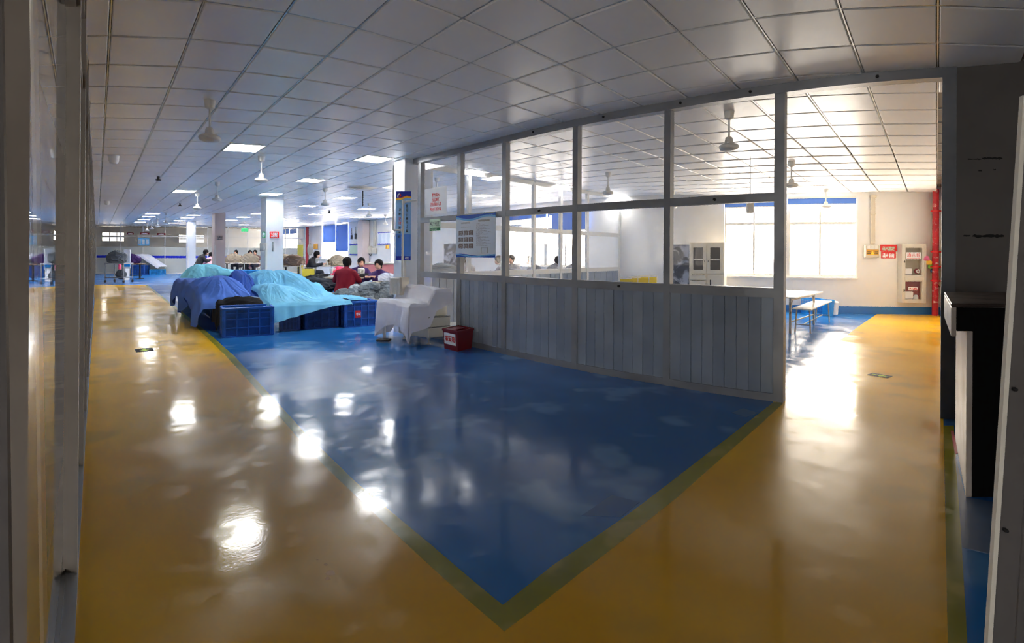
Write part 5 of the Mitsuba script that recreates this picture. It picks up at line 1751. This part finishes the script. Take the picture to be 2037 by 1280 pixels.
yd = 1.25
mat('stile_dark', stained((104, 98, 94), (92, 88, 84), 2), .4, .4, .2)
put('edge_strip', leaning((1964, 1290), (2036, 190), yd, .011, .010), 'frame_cream', d2)
put('profile', leaning((1974, 1290), (2046, 190), yd + .004, .05, .012), 'stile_dark', d2)
put('leaf_panel', leaning((2020, 1290), (2092, 190), yd + .012, .30, .012), 'stile_dark', d2)
for py in (775, 1055):
    p = at(2003 + (1000 - py) * .065, py, yd - .001)
    put('screw', M().add(*(lambda q: (q[0] @ np.array([[1, 0, 0], [0, 0, 1], [0, -1, 0.]]) + p, q[1]))(lathe([(0, 0), (.005, .0), (.004, .006), (0, .006)], sides=10))), 'rubber_dark', d2)
hd = thing('door_handle', 'small chrome lever handle beside the red pipe', 'handle')
p = at(1884, 562, G(-4.12, 9)[1])
put('lever', M().tube([p, p + [.05, -.02, -.06], p + [.06, -.02, -.1]], .012, 8).tube([p + [-.02, 0, 0], p + [.02, 0, 0]], .025, 12), 'tee_metal', hd, 40)

# scuffs on the grey wall: torn paint with its own relief
sc_ = M()
rng = np.random.default_rng(5)
c0_, c1_ = np.array([-4.24, 2.83]), np.array([-7, 1.2])
g0, g1 = G(*c0_), G(*c1_)


def on_corner(px, py):
    t = _solve(lambda s: (lambda g: g[0] * F / g[1] - uv_(px, py)[0])(G(*c0_) + (G(*c1_) - G(*c0_)) * s), -.2, 1.2)
    g = g0 + (g1 - g0) * t
    return np.array([g[0], g[1], EYE - uv_(px, py)[1] * g[1] / F])


rw = (g1 - g0) / np.hypot(*(g1 - g0))
for (xa, xb, y, h) in ((1925, 1952, 317, 3), (1953, 1994, 315, 6), (1916, 1930, 469, 4), (1934, 1998, 470, 8), (1946, 1953, 340, 4), (1976, 1981, 338, 3)):
    x = np.linspace(xa, xb, 14)
    up = [(q, y - h * .5 * (.3 + .7 * rng.random()) * (0.3 if i in (0, 13) else 1)) for i, q in enumerate(x)]
    dn = [(q, y + h * .5 * (.3 + .7 * rng.random()) * (0.3 if i in (0, 13) else 1)) for i, q in enumerate(x)]
    p0 = on_corner(xa, y)
    fr = frame_at(p0, rw)
    nrm = np.cross(np.append(rw, 0), [0, 0, 1.0])
    pts = []
    for q in up + dn[::-1]:
        p = on_corner(*q) - p0
        pts.append((p[:2] @ rw, p[2]))
    sh = Polygon(pts).buffer(0)
    if sh.area > 0:
        put('scuff', placed(sheet_of(sh, .002), fr, .0), 'void', 'wall_corner')

# --- left foreground: the near door stile at the picture's edge
d3 = thing('door_3', 'brownish aluminium sliding door stile filling the left edge', None, None, 'structure')
mat('stile_warm', stained((128, 118, 108), (112, 102, 92), 2), .4, .4, .2)
put('stile', leaning((27, 1300), (8, -15), 1.30, .064, .010), 'stile_warm', d3)
put('edge_strip', leaning((80, 1300), (58, -15), 1.295, .009, .012), 'frame_cream', d3)
put('stile', leaning((-30, 1300), (-46, -15), 1.33, .062, .012), 'stile_dark', d3)

# --- floor signs, ceiling pieces
def floor_sign(px, py, w, h, label):
    p = onz(px, py)
    d = dira(8, -4)
    s = thing('floor_marker', label, 'floor sign')
    R = np.array([[d[1], -d[0], 0], [d[0], d[1], 0], [0, 0, 1]])
    f_ = lambda v: np.asarray(v) @ R + [p[0], p[1], .0016]
    put('plate', placed(sheet_of(rect(-w / 2, w / 2, -h / 2, h / 2), .002), f_), 'rubber_dark', s)
    put('arrow', placed(sheet_of(Polygon([(0, -h * .4), (w * .28, 0), (w * .1, 0), (w * .1, h * .38), (-w * .1, h * .38), (-w * .1, 0), (-w * .28, 0)])), f_, .002), 'warn_green', s)


mat('warn_green', (190, 210, 60), .5)
floor_sign(287, 697, .2, .3, 'small dark floor plate with a yellow green arrow on the left walkway')
floor_sign(1750, 748, .17, .2, 'small floor plate with an arrow on the right yellow floor')
for px, py, y_, lb in ((226, 314, None, 'white dome camera on the ceiling by the glazed wall'), (213, 404, None, 'second small white dome camera farther along the ceiling')):
    u, v = uv_(px, py - 4)
    yy = F * (ZC - EYE) / -v
    p = np.array([u * yy / F, yy, ZC])
    put('dome_camera', lathe([(0, -.14), (.05, -.13), (.07, -.09), (.075, -.03), (.085, 0), (0, 0)], p, 16), 'white_plastic', None, 40, label=lb, cat='camera')
for px, py, lb in ((315, 354, 'small brass sprinkler head on the left ceiling'), (358, 408, 'twin sprinkler fitting far along the ceiling'), (655, 423, 'small twin lamp heads under the warm ceiling')):
    u, v = uv_(px, py - 3)
    yy = F * (ZC - EYE) / -v
    x = u * yy / F
    put('sprinkler', M().tube([[x, yy, ZC], [x, yy, ZC - .06]], .025, 10).tube([[x, yy, ZC - .06], [x, yy, ZC - .09]], .05, 10), 'dark_metal', None, 30, label=lb, cat='sprinkler')
# exit signs
es_ = thing('exit_sign', 'hanging sign box seen edge on against the bright window', 'sign')
p = at(1492, 412, 8.5)
put('case', M().cbox([p[0], p[1], p[2]], [.10, .06, .19], .01), 'frame_white', es_)
put('hanger', M().tube([[p[0], p[1], p[2] + .09], [p[0], p[1], 2.9]], .006, 6), 'tee_metal', es_)
mat('lit_green', (60, 190, 110), .4)
p = at(487, 458, 27)
g_ = thing('exit_sign', 'small green hanging exit sign far between the columns', 'sign')
put('case', M().cbox([p[0], p[1], p[2]], [.34, .05, .16], .01), 'lit_green', g_)
put('hanger', M().tube([[p[0], p[1], p[2] + .08], [p[0], p[1], ZC]], .008, 6), 'tee_metal', g_)

# --- far left corner: trolley, carton, covered crates
p0, p1 = onz(207, 563), onz(249, 563)
tl_ = thing('trolley', 'grey metal two tier trolley beside the far end of the glazed wall', 'trolley')
w_ = p1[0] - p0[0]
cx, cy = (p0[0] + p1[0]) / 2, p0[1] + .3
for z in (.22, .82):
    put('tray', M().cbox([cx, cy, z], [w_, .6, .05], .01), 'aluminium_dull', tl_)
for sx_ in (-1, 1):
    for sy_ in (-1, 1):
        put('post', M().tube([[cx + sx_ * w_ * .47, cy + sy_ * .27, .1], [cx + sx_ * w_ * .47, cy + sy_ * .27, .85]], .018, 8), 'aluminium_dull', tl_)
        put('wheel', M().add(*(lambda q: (q[0] @ np.array([[0, 0, 1], [0, 1, 0], [-1, 0, 0.]]) + [cx + sx_ * w_ * .47, cy + sy_ * .27, .06], q[1]))(lathe([(0, -.015), (.055, -.015), (.06, 0), (.055, .015), (0, .015)], sides=12))), 'rubber_dark', tl_)
heap('dark_garment', (cx - .1, cy, .845), (w_ * .95, .5, .5), 'garment_slate', 'dark grey fabric heaped high on the metal trolley', seed=3)
heap('khaki_garment', (cx + .1, cy - .02, .245), (w_ * .5, .3, .28), 'garment_slate', 'grey cloth on the lower tray of the metal trolley', seed=5)
c = at(262, 525, 26)
desk((c[0], c[1]), 0, 1.0, .6, .76, 'brown topped table beside the far trolley', top='table_brown')
mat('table_brown', stained((150, 108, 74), (132, 92, 62), 3), .45)
heap('navy_garment', (c[0] - .05, c[1], .76), (.9, .5, .42), 'jacket_purple', 'dark purple cloth heap on the brown table', seed=1)
c = at(240, 505, 25)
ctn = thing('display_stand', 'tall white board with a blue foot standing by the far trolley', 'board')
put('board', M().cbox([c[0] + .3, c[1], .98], [.32, .04, .9], .01), 'paper', ctn)
put('blue_band', M().cbox([c[0] + .3, c[1] - .025, .72], [.32, .01, .2], .003), 'plastic_sky', ctn)
put('foot', M().cbox([c[0] + .3, c[1], .27], [.05, .3, .54], .01), 'frame_white', ctn)
put('thermos', lathe([(0, 0), (.05, 0), (.05, .2), (.03, .24), (0, .25)], at(238, 536, 24.2), 12), 'garment_pink', None, 40, label='pink bottle hanging below the brown table', cat='bottle')
crate_front((261, 547), (287.5, 547), .6, .55, 'crate_blue', 'blue crate under the white sheet far down the walkway, the left one')
crate_front((297, 547), (320, 547), .6, .3, 'crate_sky', 'low blue crate under the white sheet far down the walkway, the right one')
wp, wq = at(262, 525, 31.2), at(322, 535, 31.2)


def wsheet(s, t):
    return np.stack([wp[0] + np.asarray(s, float), wp[1] - .3 + np.asarray(t, float)], -1)


Wd = wq[0] - wp[0]
drape('dust_sheet', (0, Wd), (0, .7), lambda s, t: 1.17 - .66 * np.clip((s / Wd - .42) / .58, 0, 1) - .3 * np.clip((.18 - s / Wd) / .18, 0, 1) ** 2 + 0 * t, (.12, .05, .16, .02), 'cloth_white', 'white sheet sloping over the crates at the far end of the walkway', seed=4, u=1.0, plan=wsheet, n=(60, 40))
crate_front((346, 535), (366, 536), .6, .52, 'crate_navy', 'dark blue crate before the frosted glass beside the slim pale column')
c = at(362, 532, 33)
desk((c[0], c[1]), 0, .8, .5, .62, 'small reddish brown table before the frosted glass', top='table_brown')

# --- things on and before the hall's window wall
def wall_box(px0, py0, px1, py1, dep, m_, base, label, cat, off=0.06):
    f_, sx_, sy_ = wall_frame(px0, py0, off)
    w, h = (px1 - px0) * sx_, (py1 - py0) * sy_
    t = thing(base, label, cat)
    put('panel', placed(M().cbox([w / 2, -h / 2, dep / 2], [w, h, dep], min(.01, dep * .3)), f_), m_, t)
    return t, f_, w, h


t, f_, w, h = wall_box(752, 463, 776, 487, .012, 'paper', 'notice', 'white printed chart with blue edges on the pink lit wall', 'notice')
put('edge', placed(sheet_of(rect(0, w, -h * .06, 0)), f_, .012), 'ink_blue', t)
put('edge', placed(sheet_of(rect(0, w, -h, -h * .95)), f_, .012), 'ink_blue', t)
for k in range(3):
    put('printed_column', placed(sheet_of(rect(w * (.06 + .32 * k), w * (.3 + .32 * k), -h * .88, -h * .12)), f_, .012), 'paper_pale_blue', t)
t, f_, w, h = wall_box(696, 486, 719, 508, .012, 'paper_green', 'notice', 'pale chart with dark blue bars right of the far blue blinds', 'notice')
put('edge', placed(sheet_of(rect(0, w, -h * .12, 0)), f_, .012), 'ink_blue', t)
put('edge', placed(sheet_of(rect(0, w, -h, -h * .88)), f_, .012), 'ink_blue', t)
for px, lb in ((698, 'leftmost of the hanging tool tags right of the blue blinds'), (706, 'middle one of the hanging tool tags right of the blue blinds'), (716, 'rightmost of the hanging tool tags right of the blue blinds')):
    t, f_, w, h = wall_box(px, 468 if px < 700 else 465, px + 3, 476, .02, 'rubber_dark', 'tag', lb, 'tag')
    put('cord', placed(M().box(w * .4, w * .6, 0, 15 * G(30, 16)[1] / F, .004, .01), f_), 'dark_metal', t)
for q, lb in (((722, 484, 727, 492), 'small orange box on the pilaster'), ((735, 490, 741, 505), 'left cream electric box above the cable loop'), ((742, 494, 749, 505), 'right cream electric box above the cable loop'), ((770, 488, 774, 495), 'small orange box under the printed chart'), ((626, 486, 632, 496), 'orange box beside the grey oval fan')):
    wall_box(*q, .08, 'warn_orange' if 'orange' in lb else 'pvc_cream', 'electric_box', lb, 'electric box')
f_, sx, sy = wall_frame(737, 505)
put('cable', placed(M().tube([[i_ * .02 - .02 + .0, -.09 * math.sin(math.pi * i_ / 12) - .01, .04] for i_ in range(13)], .012, 6), f_), 'rubber_dark', None, 40, label='black cable loop hanging below the cream electric boxes', cat='cable')
wall_box(725, 440, 735, 540, .35, 'column_pink', 'pilaster', 'pale pilaster on the window wall left of the electric boxes', 'pilaster')
wall_box(744, 440, 748, 490, .05, 'pvc_cream', 'conduit', 'cream conduit above the electric boxes on the pink lit wall', 'conduit')
mat('pipe_crimson', (164, 44, 56), .4)
stand_pipe(*(lambda q: (q[0], B_WIN - .4))(onb(B_WIN - .4, 611, 480)), .09, 'pipe_crimson', 'red pipe standing far back left of the blue blinds', 2.9)
mat('board_olive', (164, 160, 70), .6)
t = thing('board', 'upright yellow green board beside the bright doorway', 'board')
q0, q1 = at(592, 487, 24), at(603, 510, 24)
put('panel', M().cbox([(q0[0] + q1[0]) / 2, 24, (q0[2]) / 2 + .1], [q1[0] - q0[0], .04, q0[2] - .2], .01), 'board_olive', t)
put('foot', M().cbox([(q0[0] + q1[0]) / 2, 24, .1], [q1[0] - q0[0], .4, .2], .01), 'dark_metal', t)
ov = thing('standing_fan', 'grey oval fan on a stand in front of the red pipe', 'fan')
p = at(617, 497, 23.4)
v, f = lathe([(0, -.04), (.2, -.03), (.24, 0), (.2, .03), (0, .04)], sides=20)
v = v @ np.array([[1, 0, 0], [0, 0, 1], [0, -1, 0.]]) * [.55, 1, 1.1]
mat('fan_grey', (132, 132, 130), .5)
put('cage', (v + p, f), 'fan_grey', ov, 40)
put('pole', M().tube([[p[0], p[1], p[2] - .2], [p[0], p[1], .04]], .02, 8).tube([[p[0], p[1], .04], [p[0], p[1], 0]], .2, 16), 'fan_white', ov, 40)

# people seen through the glass partition
for px, y, ps, jk, lb, an in [(930, 14.6, 'back', 'jacket_grey', 'person in grey seen through the glass below the poster', .6), (1008, 14.2, 'side', 'jacket_grey', 'person at the left edge of the middle pane, seen through the glass', .9), (1020, 15.1, 'front', 'jacket_grey', 'person behind the one at the left edge of the middle pane', 2.6),
                              (1070, 14.6, 'side', 'jacket_grey', 'person seated just right of the white upright behind the glass', 2.2), (1089, 14.2, 'bent', 'jacket_grey', 'person bent low over work behind the middle pane', -1.2), (1124, 13.9, 'bent', 'jacket_grey', 'person bending nearest the right edge of the middle pane', -1.3)]:
    c = at(px, 520, y)
    person(ps, (c[0], c[1], .0), an, jk, lb, 1.03)
    stool(c, 'stool under the ' + lb)
c = at(882, 530, 13.5)
heap('green_garment', (c[0], c[1], .76), (.8, .5, .3), 'garment_slate', 'grey green cloth heap seen through the end pane', seed=2)
desk((c[0], c[1]), 0, 1.0, .6, .76, 'table under the grey green cloth heap behind the end pane')

# a ceiling hatch hanging open with its rod
u_, v_ = uv_(722, 374)
yy = F * (ZC - EYE) / -v_
hx = u_ * yy / F
ha = thing('ceiling_hatch', 'tilted ceiling panel with a hanging rod beyond the second lit panel', 'hatch')
v, f = M().cbox([0, 0, 0], [.6, .6, .015], .004).get()
v = v @ np.array([[1, 0, 0], [0, math.cos(.12), math.sin(.12)], [0, -math.sin(.12), math.cos(.12)]]) @ rz(.6).T
put('panel', (v + [hx, yy, ZC - .06], f), 'ceiling_tile', ha)
put('rod', M().tube([[hx, yy, ZC - .06], [hx, yy, ZC - .45]], .012, 6), 'dark_metal', ha)

# charts behind the far glass
def far_chart(x0, y0, x1, y1, m_, label, lines):
    yw = G(A_END, 0)[1]
    b0_, z0_ = ona(A_END - .12, x0, y0)
    b1_, z1_ = ona(A_END - .12, x1, y1)
    t = thing('notice', label, 'notice')
    put('sheet', bbox(A_END - .12, A_END - .1, min(b0_, b1_), max(b0_, b1_), min(z0_, z1_), max(z0_, z1_)), m_, t)
    for k in range(lines):
        bb = b0_ + (b1_ - b0_) * (k + .15) / lines
        be = b0_ + (b1_ - b0_) * (k + .8) / lines
        put('printed_column', bbox(A_END - .135, A_END - .12, min(bb, be), max(bb, be), min(z0_, z1_) + .08, max(z0_, z1_) - .1), 'paper_pale_blue' if m_ == 'wave_light' else 'ink_white', t)


far_chart(274, 473, 297, 489, 'wave_light', 'pale blue chart on the far frosted wall above the blue stripe', 3)
far_chart(253, 463, 266, 467, 'cab_red', 'dark red plate high on the far frosted wall, left one', 1)
far_chart(279, 463, 297, 467, 'cab_red', 'dark red plate high on the far frosted wall above the pale blue chart', 1)
far_chart(313, 464, 329, 468, 'cab_red', 'dark red plate high on the far frosted wall, right one', 1)
